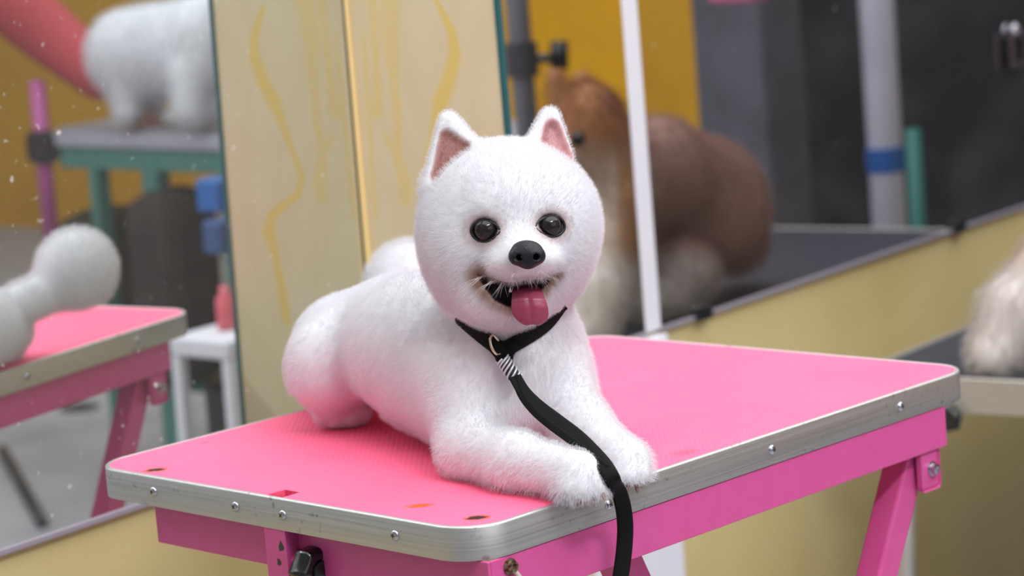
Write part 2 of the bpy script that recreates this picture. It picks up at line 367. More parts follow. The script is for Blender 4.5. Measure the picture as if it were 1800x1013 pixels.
def rrect(x0, y0, x1, y1, r, n=12):
    out = []
    for cx, cy, a0 in ((x1 - r, y1 - r, 0), (x0 + r, y1 - r, 90), (x0 + r, y0 + r, 180), (x1 - r, y0 + r, 270)):
        for i in range(n + 1):
            a = math.radians(a0 + 90 * i / n); out.append((cx + r * math.cos(a), cy + r * math.sin(a)))
    return out
RC = .036
HOLE = [(.0045, .2122), (.0222, .2122), (.0222, .2298), (.0045, .2298)]
def plate(x0, y0, x1, y1, r, z0, z1, hole=None, cuts=0):
    bm = bmesh.new(); lp = rrect(x0, y0, x1, y1, r); loops = [lp] + ([hole] if hole else []); T = []; Bv = []
    for L in loops:
        tv = [bm.verts.new((p[0], p[1], z1)) for p in L]; bv = [bm.verts.new((p[0], p[1], z0)) for p in L]; T.append(tv); Bv.append(bv)
    for vs_ in (T, Bv):
        es = []
        for tv in vs_:
            es += [bm.edges.new((tv[i], tv[(i + 1) % len(tv)])) for i in range(len(tv))]
        bmesh.ops.triangle_fill(bm, edges=es, use_beauty=True)
    for tv, bv in zip(T, Bv):
        for i in range(len(tv)):
            j = (i + 1) % len(tv); bm.faces.new((tv[i], bv[i], bv[j], tv[j]))
    bmesh.ops.recalc_face_normals(bm, faces=bm.faces); return bm
# rubber top: fine diamond embossing, rust stains of the worn fixing holes
rub = bpy.data.materials.new('pink_rubber_top'); rub.use_nodes = True; nt = rub.node_tree; bs = nt.nodes['Principled BSDF']; bs.inputs['Roughness'].default_value = .6; bs.inputs['Specular IOR Level'].default_value = .28
tc = nt.nodes.new('ShaderNodeTexCoord')
nn = nt.nodes.new('ShaderNodeTexNoise'); nn.inputs['Scale'].default_value = 9; nn.inputs['Detail'].default_value = 5
cm = nt.nodes.new('ShaderNodeMix'); cm.data_type = 'RGBA'; cm.inputs[6].default_value = lin((255, 114, 152)); cm.inputs[7].default_value = lin((254, 100, 140))
nt.links.new(tc.outputs['Object'], nn.inputs['Vector']); nt.links.new(nn.outputs['Fac'], cm.inputs[0])
last = cm.outputs[2]
def spot(last, u, v, ru, rvv, rot, rgb, nscale, amt, lo=.55, hi=1.05, namp=.8):
    mp = nt.nodes.new('ShaderNodeMapping'); mp.vector_type = 'TEXTURE'; mp.inputs['Location'].default_value = (u, v, TH); mp.inputs['Rotation'].default_value = (0, 0, rot); mp.inputs['Scale'].default_value = (ru, rvv, 1)
    ln = nt.nodes.new('ShaderNodeVectorMath'); ln.operation = 'LENGTH'
    nz_ = nt.nodes.new('ShaderNodeTexNoise'); nz_.inputs['Scale'].default_value = nscale
    ad = nt.nodes.new('ShaderNodeMath'); ad.operation = 'MULTIPLY_ADD'; ad.inputs[1].default_value = namp; mr = nt.nodes.new('ShaderNodeMapRange'); mr.interpolation_type = 'SMOOTHSTEP'
    mr.inputs[1].default_value = hi + namp * .5; mr.inputs[2].default_value = lo + namp * .5; mr.inputs[3].default_value = 0; mr.inputs[4].default_value = amt
    mx = nt.nodes.new('ShaderNodeMix'); mx.data_type = 'RGBA'; mx.inputs[7].default_value = lin(rgb)
    nt.links.new(tc.outputs['Object'], mp.inputs[0]); nt.links.new(mp.outputs[0], ln.inputs[0]); nt.links.new(tc.outputs['Object'], nz_.inputs['Vector'])
    nt.links.new(nz_.outputs['Fac'], ad.inputs[0]); nt.links.new(ln.outputs['Value'], ad.inputs[2]); nt.links.new(ad.outputs[0], mr.inputs[0])
    nt.links.new(mr.outputs[0], mx.inputs[0]); nt.links.new(last, mx.inputs[6]); return mx.outputs[2]
for u, v in ((.0174, .3896), (.0313, .0269)):
    last = spot(last, u, v, .0095, .012, .8, (226, 96, 40), 160, .8); last = spot(last, u, v, .0064, .0100, .8, (34, 28, 30), 260, .98)
last = spot(last, .0362, .0927, .0075, .0125, .8, (222, 88, 30), 200, 1.0, .4, 1.1)
last = spot(last, .2544, .0223, .016, .012, .3, (240, 80, 100), 110, .6, .1, 1.1)
last = spot(last, .3066, .1355, .006, .003, .3, (150, 70, 80), 200, .6)
last = spot(last, .1038, .4348, .007, .005, .8, (214, 70, 90), 150, .6, .1, 1.0)
last = spot(last, .012, .2225, .016, .014, .0, (196, 40, 84), 150, .55, .4, 1.0)
nt.links.new(last, bs.inputs['Base Color'])
mp = nt.nodes.new('ShaderNodeMapping'); mp.inputs['Rotation'].default_value = (0, 0, .0); mp.inputs['Scale'].default_value = (1, 1, 1)
sx = nt.nodes.new('ShaderNodeSeparateXYZ'); nt.links.new(tc.outputs['Object'], mp.inputs[0]); nt.links.new(mp.outputs[0], sx.inputs[0])
def sinus(sock, per):
    a = nt.nodes.new('ShaderNodeMath'); a.operation = 'MULTIPLY'; a.inputs[1].default_value = 2 * math.pi / per; b_ = nt.nodes.new('ShaderNodeMath'); b_.operation = 'SINE'
    nt.links.new(sock, a.inputs[0]); nt.links.new(a.outputs[0], b_.inputs[0]); return b_.outputs[0]
pr = nt.nodes.new('ShaderNodeMath'); pr.operation = 'MULTIPLY'; nt.links.new(sinus(sx.outputs[0], .0062), pr.inputs[0]); nt.links.new(sinus(sx.outputs[1], .0062), pr.inputs[1])
bp = nt.nodes.new('ShaderNodeBump'); bp.inputs['Strength'].default_value = .35; bp.inputs['Distance'].default_value = .0006
nt.links.new(pr.outputs[0], bp.inputs['Height']); nt.links.new(bp.outputs[0], bs.inputs['Normal'])
obj('table_top', plate(.0022, .0022, TL - .0022, TW - .0022, RC - .002, .7285, TH - .0002, HOLE), rub, tab)
# aluminium band, swept round the edge
prof = [(.0016, .7247), (.0, .7252), (.0, .7488), (.0005, .7497), (.0016, .7503), (.0034, .7503), (.0040, .7498), (.0040, .7480), (.0030, .7480)]
bm = bmesh.new(); rows = []
for ins, z in prof:
    rows.append([bm.verts.new((x, y, z)) for x, y in rrect(ins, ins, TL - ins, TW - ins, RC - ins, 14)])
rows.append(rows[0])
for a_, b_ in zip(rows[:-1], rows[1:]):
    for i in range(len(a_)):
        j = (i + 1) % len(a_); bm.faces.new((a_[i], a_[j], b_[j], b_[i]))
bmesh.ops.recalc_face_normals(bm, faces=bm.faces)
band = obj('edge_band', bm, alu, tab, True)
es = band.modifiers.new('split', 'EDGE_SPLIT'); es.split_angle = math.radians(40)
screwm = mat('screw_steel', (190, 190, 198), .22, 1.0)
darks = mat('screw_recess', (30, 28, 30), .6)
def screw(p, ax, parent):
    p = Vector(p); ax = Vector(ax); bm = lathe([(-.001, .0041), (.0004, .0041), (.0012, .0036), (.0019, .0026), (.0023, .0012), (.0024, .0001)], p, ax, 16)
    for f in bm.faces: f.smooth = True
    k = len(bm.faces); s = ax.cross(Vector((0, 0, 1))).normalized()
    a = random.random() * 1.5
    for q in (a, a + math.pi / 2):
        d = s * math.cos(q) + Vector((0, 0, 1)) * math.sin(q); bar(p + ax * .0022 - d * .0016, p + ax * .0022 + d * .0016, .0007, .0007, ax, 0, bm)
    bm.faces.ensure_lookup_table()
    for f in bm.faces[k:]: f.material_index = 1
    return obj('screw', bm, [screwm, darks], parent)
for u in (.1403, .3323, .5049): screw((u, 0, .7372), (0, -1, 0), tab)
for v in (.0812, .2079, .2652, .3707): screw((0, v, .7376), (-1, 0, 0), tab)
for u in (.12, .31, .5): screw((u, TW, .7372), (0, 1, 0), tab)
for v in (.12, .34): screw((TL, v, .7372), (1, 0, 0), tab)
# steel frame under the top
ZB, ZT = .6895, .7245
obj('front_apron', box(.0165, .570, .0008, .0035, ZB, ZT, .0008), pinkp, tab); obj('back_apron', box(.11, .570, TW - .0115, TW - .009, ZB, ZT, .0008), pinkp, tab)
obj('end_apron', box(.0135, .0165, .0008, .391, ZB, ZT, .0008), pinkp, tab)
obj('end_apron', box(.567, .570, .0036, TW - .009, ZB, ZT, .0008), pinkp, tab)
obj('under_panel', plate(.005, .005, TL - .005, TW - .005, RC - .005, .7248, .7284, HOLE), mat('plywood_underside', (120, 90, 70), .8), tab)
# square socket of the grooming arm, its knob
bm = bmesh.new(); tx0, tx1, ty0, ty1 = .0005, .0262, .2085, .2335
for a_ in ((tx0, tx0 + .002, ty0, ty1), (tx1 - .002, tx1, ty0, ty1), (tx0 + .002, tx1 - .002, ty0, ty0 + .002), (tx0 + .002, tx1 - .002, ty1 - .002, ty1)):
    box(a_[0], a_[1], a_[2], a_[3], .56, .7284, .0004, bm)
obj('arm_socket', bm, pinkp, tab)
obj('socket_nut', lathe([(0, .0085), (.006, .0085), (.0065, .0075)], (.012, .2085, .6985), (0, -1, 0), 6), pinkp, tab)
def knob_bm(c, ax, r, th, lobes=8):
    bm = bmesh.new(); d = Vector(ax).normalized(); s = d.orthogonal().normalized(); t = d.cross(s); c = Vector(c); n = lobes * 8; rows = []
    for h, k in ((0, .3), (0, .86), (.12, .97), (.5, 1.0), (.85, .97), (1.0, .84), (1.02, .5), (.9, .42), (.9, .05)):
        row = []
        for i in range(n):
            a = 2 * math.pi * i / n; rr = r * k * (1 - (.15 * abs(math.sin(lobes * a / 2)) ** .7 if k > .6 else 0)); row.append(bm.verts.new(c + d * h * th + (s * math.cos(a) + t * math.sin(a)) * rr))
        rows.append(row)
    for a_, b_ in zip(rows[:-1], rows[1:]):
        for i in range(n): bm.faces.new((a_[i], a_[(i + 1) % n], b_[(i + 1) % n], b_[i]))
    bm.faces.new(rows[0][::-1]); bm.faces.new(rows[-1])
    for f in bm.faces: f.smooth = True
    return bm
kn = obj('clamp_knob', knob_bm((.012, .200, .6935), (0, -1, 0), .0215, .0185, 7), mat('knob_black', (16, 16, 19), .25, coat=.3), tab)
obj('knob_hub', lathe([(0, .009), (.002, .0085), (.0025, .0001)], (.012, .1828, .6935), (0, -1, 0), 16), blackp, kn)
# chipped paint showing dark metal beside the knob
for (v, z, sz) in ((.2145, .7115, .0035), (.2185, .6995, .003)):
    bm = bmesh.new(); vs_ = [bm.verts.new((tx0 - .0003, v + sz * math.cos(a) * random.uniform(.5, 1.1), z + 1.5 * sz * math.sin(a) * random.uniform(.4, 1.1))) for a in np.linspace(0, 2 * math.pi, 9)[:-1]]
    ex = bmesh.ops.extrude_face_region(bm, geom=[bm.faces.new(vs_)]); bmesh.ops.translate(bm, vec=(.0004, 0, 0), verts=[g for g in ex['geom'] if isinstance(g, bmesh.types.BMVert)])
    obj('paint_chip', bm, mat('bare_dark_metal', (66, 70, 68), .5, .5), tab)
rusty = mat('rusty_steel', (150, 135, 115), .45, .8, noise=(300, (96, 60, 36), .45, .6))
bt = obj('pivot_bolt', lathe([(0, .0062), (.0012, .0062), (.0013, .0046), (.0045, .0046), (.0048, .0030), (.0030, .0026), (.003, .0001)], (.0345, .0008, .7165), (0, -1, 0), 24), rusty, tab)
obj('split_pin', tube([(.0365, -.003, .7125), (.0385, -.004, .7085), (.0395, -.0035, .7045), (.042, -.003, .7005)], [.0017, .0021, .0018, .0008], 8), mat('pale_metal', (205, 190, 175), .5, .4), bt)
# X-folding legs: square tube, two pairs
def leg(u, v, zt, slope, lab=None):
    z0 = .018; a = (u, v, zt); e = (u - slope * (zt - z0), v, z0)
    o = obj('leg', bar(a, e, .027, .025, (0, 1, 0), .0025), pinkp, tab)
    d = Vector(e) - Vector(a); d.normalize()
    obj('foot_cap', bar(Vector(e) - d * .03, Vector(e) + d * .012, .032, .03, (0, 1, 0), .003), blackp, o); return o
for v in (.024, TW - .036):
    leg(.547, v, .695, .55); 
for v in (.058, TW - .070):
    leg(.187, v, .715, -.47)
for v, s in ((.0035, -1), (TW - .0115, 1)):
    vv = v + s * .0005
    bm = box(.532, .560, min(vv, vv + s * -.003), max(vv, vv + s * -.003), .655, .6905, .004)
    hp = obj('hinge_plate', bm, pinkp, tab)
    obj('hinge_bolt', lathe([(0, .0065), (.001, .0065), (.0012, .0048), (.005, .0046), (.0052, .0028), (.0035, .0024), (.0035, .0001)], (.5485, min(vv, vv - s * .003) if s < 0 else max(vv, vv - s * .003), .6735), (0, s, 0), 24), screwm, hp)
for z, u0, u1 in ((.12, .547 - .55 * .575, .547 - .55 * .575),): obj('cross_bar', box(u0 - .011, u0 + .011, .036, TW - .048, z - .011, z + .011, .002), pinkp, tab)
obj('cross_bar', box(.187 + .47 * .595 - .011, .187 + .47 * .595 + .011, .070, TW - .082, .109, .131, .002), pinkp, tab)
# ================================================================== the white dog lying on the pink table
def pr(px, t): return px * t / FPX
dog = thing('dog', 'small fluffy white dog lying on the pink table with its tongue out', 'dog', (-.46, -.42, .75))
bpy.context.view_layer.update()
HT = 1.866                                                   # depth of the middle of the head
d = Sdf()
# trunk
d.ell(at(606, 622, 2.165), (.046, .045, .055), .02)           # rump
d.cap(at(655, 606, 2.13), at(742, 612, 2.01), .042, .055, .025)
d.cap(at(742, 612, 2.01), at(860, 650, 1.925), .056, .056, .03)
d.ell(at(893, 655, 1.905), (.053, .062, .05), .03)          # chest
d.cap(at(893, 600, 1.90), at(893, 480, 1.885), .047, .05, .02)   # neck
d.ell(at(820, 655, 1.90), (.026, .045, .034), .02)          # right shoulder
d.ell(at(978, 650, 1.925), (.021, .045, .034), .02)         # left shoulder
d.cap(at(760, 682, 1.98), at(810, 715, 1.935), .030, .032, .03)   # belly
d.cap(at(603, 606, 2.125), at(700, 592, 2.06), .036, .046, .03)
# hind leg, viewer's side
d.ell(at(571, 640, 2.062), (.0325, .037, .036), .026)
d.cap(at(578, 664, 2.062), at(592, 711, 2.082), .0280, .0215, .014)
d.cap(at(580, 721, 2.100), at(624, 724, 2.080), .0125, .0125, .008)
for x, y in ((566, 726), (592, 729), (617, 729), (636, 724)): d.ell(at(x, y, 2.076 - (0 if x < 630 else -.006)), (.0086, .0105, .0120), .0025)
# far hind leg
d.cap(at(705, 690, 2.20), at(700, 640, 2.20), .022, .035, .02)
# tail: stem and pom
d.cap(at(664, 575, 2.22), at(712, 540, 2.262), .020, .021, .010)
d.ell(at(722, 504, 2.278), (.040, .041, .039), .010)
# front leg, viewer's left
d.cap(at(812, 670, 1.895), at(826, 782, 1.862), .028, .025, .02)
d.cap(at(828, 794, 1.858), at(910, 812, 1.805), .0225, .0205, .014)
d.cap(at(910, 814, 1.805), at(1010, 835, 1.757), .0205, .0175, .012)
d.ell(at(1024, 841, 1.748), (.0195, .0165, .018), .010)
for x, y, t in ((1000, 858, 1.738), (1026, 862, 1.736), (1052, 857, 1.739), (1068, 842, 1.745)): d.ell(at(x, y, t), (.0080, .0092, .0095), .005)
# front leg, viewer's right
d.cap(at(975, 668, 1.91), at(1022, 752, 1.868), .026, .0215, .02)
d.cap(at(1022, 752, 1.868), at(1094, 808, 1.812), .0205, .0165, .014)
d.ell(at(1103, 815, 1.803), (.0165, .0155, .017), .010)
for x, y, t in ((1090, 834, 1.792), (1108, 839, 1.790), (1126, 833, 1.793)): d.ell(at(x, y, t), (.0072, .0088, .0090), .005)
NB = len(d.ops)
# head
d.ell(at(895, 388, HT), (.0630, .0560, .060), .02)
d.ell(at(893, 366, HT), (.0590, .0480, .055), .02)
d.ell(at(806, 440, HT - .004), (.0245, .035, .042), .025)     # cheeks
d.ell(at(986, 425, HT - .002), (.0225, .036, .042), .025)
d.ell(at(888, 496, HT - .006), (.0435, .0255, .043), .020)
d.ell(at(882, 528, HT - .024), (.030, .019, .028), .015)    # lower jaw
d.ell(at(915, 437, HT - .045), (.024, .018, .028), .014)    # muzzle
d.ell(at(896, 462, HT - .058), (.0165, .0105, .016), .010); d.ell(at(950, 455, HT - .056), (.0155, .0105, .016), .010)
d.ell(at(925, 452, HT - .070), (.0125, .0100, .012), .010)
# ears
EL = [at(789, 213, HT + .006), at(828, 258, HT - .002), at(758, 326, HT - .002)]; ELi = [at(781, 238, HT - .008), at(811, 257, HT - .013), at(771, 306, HT - .013)]
ER = [at(967, 205, HT + .012), at(943, 246, HT + .006), at(992, 277, HT + .008)]; ERi = [at(972, 226, HT + .003), at(967, 250, HT + .000), at(997, 277, HT + .001)]
d.tri(*EL, .0076, .010); d.tri(*ER, .0074, .008)
d.cut(('tri', *ELi, .0070), .003); d.cut(('tri', *ERi, .0058), .003)
body0 = d
# mouth opening: a smile cut into the face
def on(x, y, off=0.0, t0=1.70):
    p, t = body0.hit(x, y, t0); n_ = body0.grad(p[None])[0]; return p + n_ * off, n_, t
smile = [(838, 484), (850, 491), (865, 502), (882, 513), (900, 518), (922, 513), (944, 504), (960, 495), (974, 485)]
SM = [on(x, y, -.002)[0] for x, y in smile]
hw = [.0010, .0028, .0050, .0074, .0088, .0078, .0054, .0032, .0010]
from copy import copy
d2_ = Sdf(); d2_.ops = list(d.ops)
for i in range(len(SM) - 1):
    a, b_ = SM[i], SM[i + 1]; d2_.cut(('cap', a, b_, hw[i], hw[i + 1]), .002)
    d2_.cut(('cap', a + CF * .010, b_ + CF * .010, hw[i] * .9, hw[i + 1] * .9), .002)
d = d2_
# eye sockets
eyes = []
for x, y in ((851, 404), (970, 396)):
    p, n_, t = on(x, y, 0); eyes.append((p, n_, t)); d.cut(('ell', p - n_ * .001, np.array([.0100, .0078, .0070]), np.stack([CR, CU, CF])), .004)
lo = np.array([-.72, -.76, .742]); hi = np.array([-.16, -.16, 1.10])
V, Q = nets(d, lo, hi, .0021)
V[:, 2] = np.maximum(V[:, 2], .7503)
def px_of(P):
    q = P - CP; z = q @ CF; return 900 + FPX * (q @ CR) / z, 506.5 - FPX * (q @ CU) / z, z
def tri_dist(P, T): return Sdf().prim(('tri', *T, 0.0, 0), P)
WHITE = np.array([.73, .72, .75])
mouthc = np.array(SM)
def polyd(P, pts):
    D = np.full(len(P), 9.0)
    for a, b_ in zip(pts[:-1], pts[1:]):
        ba = b_ - a; h = np.clip((P - a) @ ba / (ba @ ba), 0, 1); D = np.minimum(D, np.linalg.norm(P - a - h[:, None] * ba, axis=1))
    return D
lowlip = [on(x, y, 0)[0] for x, y in ((842, 486), (858, 508), (878, 523), (900, 533))]; lowlip2 = [on(x, y, 0)[0] for x, y in ((955, 508), (968, 492), (976, 484))]
toes = [at(1018, 878, 1.735), at(1040, 882, 1.734), at(1100, 858, 1.785), at(1118, 858, 1.786)]
nosec = at(925, 447, HT - .082)
def coat(P):
    C = np.tile(WHITE, (len(P), 1))
    def mix(wt, rgb):
        nonlocal C
        wt = np.clip(wt, 0, 1)[:, None]; C = C * (1 - wt) + np.array(rgb) * wt
    for (p, n_, t) in eyes:
        q = P - p; r = np.sqrt(((q @ CR) / 1.05) ** 2 + ((q @ CU) * 1.15 + .0005) ** 2 + (q @ CF) ** 2)
        mix((1 - smoothstep(.010, .021, r)) * .66, (.34, .20, .19)); mix((1 - smoothstep(.0090, .0122, r)) * .97, (.018, .014, .016))
        # tear corner towards the nose
        c = p + (CR * .0095 if p is eyes[0][0] else -CR * .0095) - CU * .0012 * 0; mix((1 - smoothstep(.002, .0065, np.linalg.norm(P - c, axis=1))) * .85, (.07, .05, .055))
    mix((1 - smoothstep(.003, .015, polyd(P, lowlip))) * .85, (.30, .15, .085)); mix((1 - smoothstep(.002, .010, polyd(P, lowlip2))) * .8, (.33, .18, .10))
    mix((1 - smoothstep(.004, .011, np.linalg.norm(P - nosec, axis=1))) * .5, (.42, .28, .28))
    Md = polyd(P, list(mouthc)); mix((Md < .03) * smoothstep(.0004, .0016, -body0(P)) * .97, (.022, .015, .017))
    x, y, z = px_of(P)
    for T, rgb, a in ((ELi, (.33, .13, .105), .97), (ERi, (.55, .27, .27), .9)):
        mix((1 - smoothstep(.0066, .0092, tri_dist(P, T))) * a, rgb)
    for c in toes: mix((1 - smoothstep(.002, .006, np.linalg.norm(P - c, axis=1))) * .75, (.30, .20, .17))
    # faint grey-beige underwool on the chest and legs
    n3_ = np.sin(P[:, 0] * 160 + 3 * np.sin(P[:, 2] * 90)) * np.sin(P[:, 2] * 140 + 2 * np.sin(P[:, 1] * 120))
    ch = smoothstep(560, 620, y) * smoothstep(.3, .9, n3_); mix(ch * .07, (.58, .52, .50))
    return C
me = mesh_np('body', V, Q); set_col(me, coat(V))
furm = attr_mat('white_fur', .75, spec=.15)
body = obj('body', me, furm, None, True); body.parent = dog; body.matrix_parent_inverse = dog.matrix_world.inverted()
def pin(o, par=dog):
    o.parent = par; o.matrix_parent_inverse = dog.matrix_world.inverted(); return o
# --- eyes
eyem = bpy.data.materials.new('dog_eye'); eyem.use_nodes = True; nt = eyem.node_tree; bs = nt.nodes['Principled BSDF']; bs.inputs['Roughness'].default_value = .03; bs.inputs['Specular IOR Level'].default_value = .4
at_ = nt.nodes.new('ShaderNodeAttribute'); at_.attribute_name = 'col'; nt.links.new(at_.outputs['Color'], bs.inputs['Base Color'])
for k, (p, n_, t) in enumerate(eyes):
    look = -CF * .93 + CR * (.16 if k == 0 else .10) + CU * .06; look /= np.linalg.norm(look)
    c = p - n_ * .0042; bm = bmesh.new(); bmesh.ops.create_uvsphere(bm, u_segments=40, v_segments=28, radius=.0092); me = bpy.data.meshes.new('eye'); bm.to_mesh(me); bm.free()
    VV = np.empty(len(me.vertices) * 3, np.float32); me.vertices.foreach_get('co', VV); VV = VV.reshape(-1, 3)
    a = np.arccos(np.clip(VV @ look / .0094, -1, 1)); cc = np.tile([.012, .010, .011], (len(VV), 1))
    wr = (smoothstep(.42, .5, a) * (1 - smoothstep(.62, .74, a)))[:, None]; cc = cc * (1 - wr) + np.array([.018, .014, .014]) * wr
    wr = smoothstep(.82, .95, a)[:, None] * .6; cc = cc * (1 - wr) + np.array([.02, .015, .015]) * wr; set_col(me, cc)
    e = obj('eye', me, eyem, None, True); e.location = c; pin(e)
    # lid rim
    bm = bmesh.new(); ring = []
    for i in range(40):
        th = 2 * math.pi * i / 40; q = p + CR * (.0096 + .0026 * max(0, math.cos(th) * (1 if k == 0 else -1)) ** 4) * math.cos(th) + CU * (.0077 * math.sin(th) - .0008); 
        s_ = body0.hit(*[float(v[0]) for v in px_of(q[None])[:2]], 1.70)[0]; ring.append(s_ + CF * .0008)
    o = obj('eyelid', tube(ring + [ring[0]], .0011, 8, cap=False), mat('eyelid_skin', (24, 18, 20), .45), None, True); pin(o)
# --- nose
ns = Sdf(); NT = HT - .083
def npt(x, y, dz=0): return at(x, y, NT + dz)
ns.ell(npt(926, 446, .001), (.0118, .0088, .0085), .004)
ns.ell(npt(909, 452, 0), (.0062, .0060, .0065), .004); ns.ell(npt(944, 451, 0), (.0062, .0060, .0065), .004)
ns.ell(npt(928, 461, .001), (.0060, .0052, .0062), .004); ns.ell(npt(926, 436, .003), (.0095, .0050, .0075), .004)
ns.cut(('cap', npt(911, 453, -.0075), npt(916, 452, -.001), .0021, .0026), .0016); ns.cut(('cap', npt(944, 452, -.0075), npt(938, 451, -.001), .0021, .0026), .0016)
ns.cut(('cap', npt(903, 456, -.006), npt(911, 455, -.006), .0009, .0014), .001); ns.cut(('cap', npt(952, 454, -.006), npt(944, 454, -.006), .0009, .0014), .001)
ns.cut(('cap', npt(928, 456, -.0095), npt(929, 474, -.0065), .0006, .0007), .0012)
nc = npt(926, 448); Vn, Qn = nets(ns, nc - .02, nc + .02, .00048)
nosem = mat('nose_leather', (24, 23, 30), .42, spec=.3, bump=(900, .25))
o = obj('nose', mesh_np('nose', Vn, Qn), nosem, None, True); pin(o)
# --- tongue
tg = []; NU, NV = 17, 26
cen = [(927, 496, .030), (927, 505, .012), (927.5, 513, -.0005), (929, 524, -.0065), (931, 538, -.0075), (933, 552, -.0065), (935, 564, -.0045), (936, 571, -.003)]
wid = [22, 25, 27, 30, 32.5, 32, 24, 5]
tf = on(905, 528)[2] - .0015
bm = bmesh.new(); top = []; bot = []
for j in range(NV):
    s_ = j / (NV - 1) * (len(cen) - 1); i = min(int(s_), len(cen) - 2); f_ = s_ - i; f2 = f_ * f_ * (3 - 2 * f_) * .3 + f_ * .7
    cx, cy, ct = (cen[i][k] * (1 - f2) + cen[i + 1][k] * f2 for k in range(3)); wv = wid[i] * (1 - f2) + wid[i + 1] * f2
    if j > NV - 9: wv = 32 * math.sqrt(max(0.0, 1 - ((cy - 543) / 29.0) ** 2)) + 1.0
    r1_, r2_ = [], []
    for k in range(NU):
        u = -1 + 2 * k / (NU - 1); edge_ = math.sqrt(max(0, 1 - u * u)); groove = .0011 * math.exp(-(u / .13) ** 2) * (1 - max(0, (cy - 555) / 18.)); curl = .0016 * u * u
        P = at(cx + u * wv, cy + 2.2 * (u * u), tf + ct)
        r1_.append(bm.verts.new(P - CF * (.0022 * edge_ - groove - curl))); r2_.append(bm.verts.new(P + CF * (.0020 * edge_ + curl)))
    top.append(r1_); bot.append(r2_)
for j in range(NV - 1):
    for k in range(NU - 1):
        bm.faces.new((top[j][k], top[j][k + 1], top[j + 1][k + 1], top[j + 1][k])); bm.faces.new((bot[j][k + 1], bot[j][k], bot[j + 1][k], bot[j + 1][k + 1]))
    bm.faces.new((top[j][0], top[j + 1][0], bot[j + 1][0], bot[j][0])); bm.faces.new((top[j + 1][-1], top[j][-1], bot[j][-1], bot[j + 1][-1]))
for k in range(NU - 1): bm.faces.new((top[-1][k], top[-1][k + 1], bot[-1][k + 1], bot[-1][k])); bm.faces.new((top[0][k + 1], top[0][k], bot[0][k], bot[0][k + 1]))
bmesh.ops.recalc_face_normals(bm, faces=bm.faces)
tm = mat('tongue_flesh', (152, 60, 86), .38, noise=(70, (138, 56, 84), .4, .7), bump=(700, .12)); tm.node_tree.nodes['Principled BSDF'].inputs['Subsurface Weight'].default_value = .15; tm.node_tree.nodes['Principled BSDF'].inputs['Subsurface Radius'].default_value = (.006, .002, .002)
o = obj('tongue', bm, tm, None, True); pin(o); o.modifiers.new('s', 'SUBSURF').levels = 1
# a small lower tooth beside the tongue
o = obj('tooth', lathe([(0, .0012), (.0018, .001), (.0034, .0002)], at(897, 514, tf + .002), CU, 8), mat('tooth_enamel', (232, 224, 212), .3), None, True); pin(o)
for x, y in ((1018, 879), (1042, 880), (1060, 870), (1102, 858), (1119, 857)):
    p_, t_ = d.hit(x, y, 1.66); q_ = d.grad(p_[None])[0]; ax = -CU * .75 + q_ * .6; ax /= np.linalg.norm(ax)
    o = obj('claw', lathe([(-.003, .0016), (.0012, .0015), (.0028, .0011), (.0042, .0003)], p_ + q_ * .0005, ax, 8), mat('claw_horn', (146, 116, 110), .4), None, True); pin(o)
# --- lead path (also parts the fur under it)
def onfront(x, y, v):                       # point of the upright plane v metres inside the table's long front edge
    r = at(x, y, 1.0) - CP; nrm = np.array([.14692, .98915, 0]); o_ = np.array([TN[0], TN[1], 0]) + nrm * v; return CP + r * (((o_ - CP) @ nrm) / (r @ nrm))
collar_px = [(770, 520), (783, 538), (797, 551), (815, 567), (835, 582), (853, 596), (868, 607), (882, 616), (893, 612), (908, 603), (925, 594), (945, 582), (960, 571), (971, 560), (983, 545), (992, 530)]
neck = Sdf(); neck.ops = list(d.ops[:NB])
front = []
for x, y in collar_px:
    p_, t_ = neck.hit(x, y, 1.70); front.append(at(x, y, t_ - .0035))
front = [front[0]] + [(front[i - 1] + 2 * front[i] + front[i + 1]) / 4 for i in range(1, len(front) - 1)] + [front[-1]]
bx = [at(1000, 500, 1.93), at(960, 470, 1.965), at(890, 465, 1.975), at(815, 470, 1.96), at(765, 500, 1.91)]
bx = np.array(bx)
for _ in range(8): bx = bx - neck.grad(bx) * (neck(bx) - .0015)[:, None] * .8
collar = front + list(bx)
lead_px = [(886, 618, 1.834), (893, 640, 1.832), (906, 664, 1.829), (922, 690, 1.823), (948, 716, 1.812), (980, 741, 1.800), (1012, 766, 1.787), (1040, 793, 1.773), (1062, 818, 1.760), (1078, 845, 1.748)]
lt_ = np.array([min(t, d.hit(x, y, 1.70)[1] - .0058) for x, y, t in lead_px])
for _ in range(6): lt_[1:-1] = np.minimum(lt_[1:-1], (lt_[:-2] + lt_[2:]) / 2)
lead = [at(x, y, t) for (x, y, _), t in zip(lead_px, lt_)]
lt_ = np.maximum(lt_, 1.7445)
lead = lead + [onfront(1089, 868, -.0275), onfront(1096, 895, -.024), onfront(1099, 925, -.022), onfront(1098, 955, -.021), onfront(1095, 985, -.021), onfront(1090, 1020, -.021), onfront(1083, 1060, -.022), onfront(1075, 1110, -.023)]
TW_ = float(min(d.hit(893, 645, 1.70)[1], d.hit(884, 625, 1.70)[1], d.hit(906, 664, 1.7)[1]))
def spline(P, n):
    P = np.array(P); out = []
    for s_ in np.linspace(0, len(P) - 1.0001, n):
        i = int(s_); f_ = s_ - i; p0, p1, p2, p3 = P[max(i - 1, 0)], P[i], P[i + 1], P[min(i + 2, len(P) - 1)]
        out.append(.5 * (2 * p1 + (p2 - p0) * f_ + (2 * p0 - 5 * p1 + 4 * p2 - p3) * f_ ** 2 + (3 * p1 - p0 - 3 * p2 + p3) * f_ ** 3))
    return np.array(out)
CSP, LSP = spline(collar, 120), spline(lead, 160)
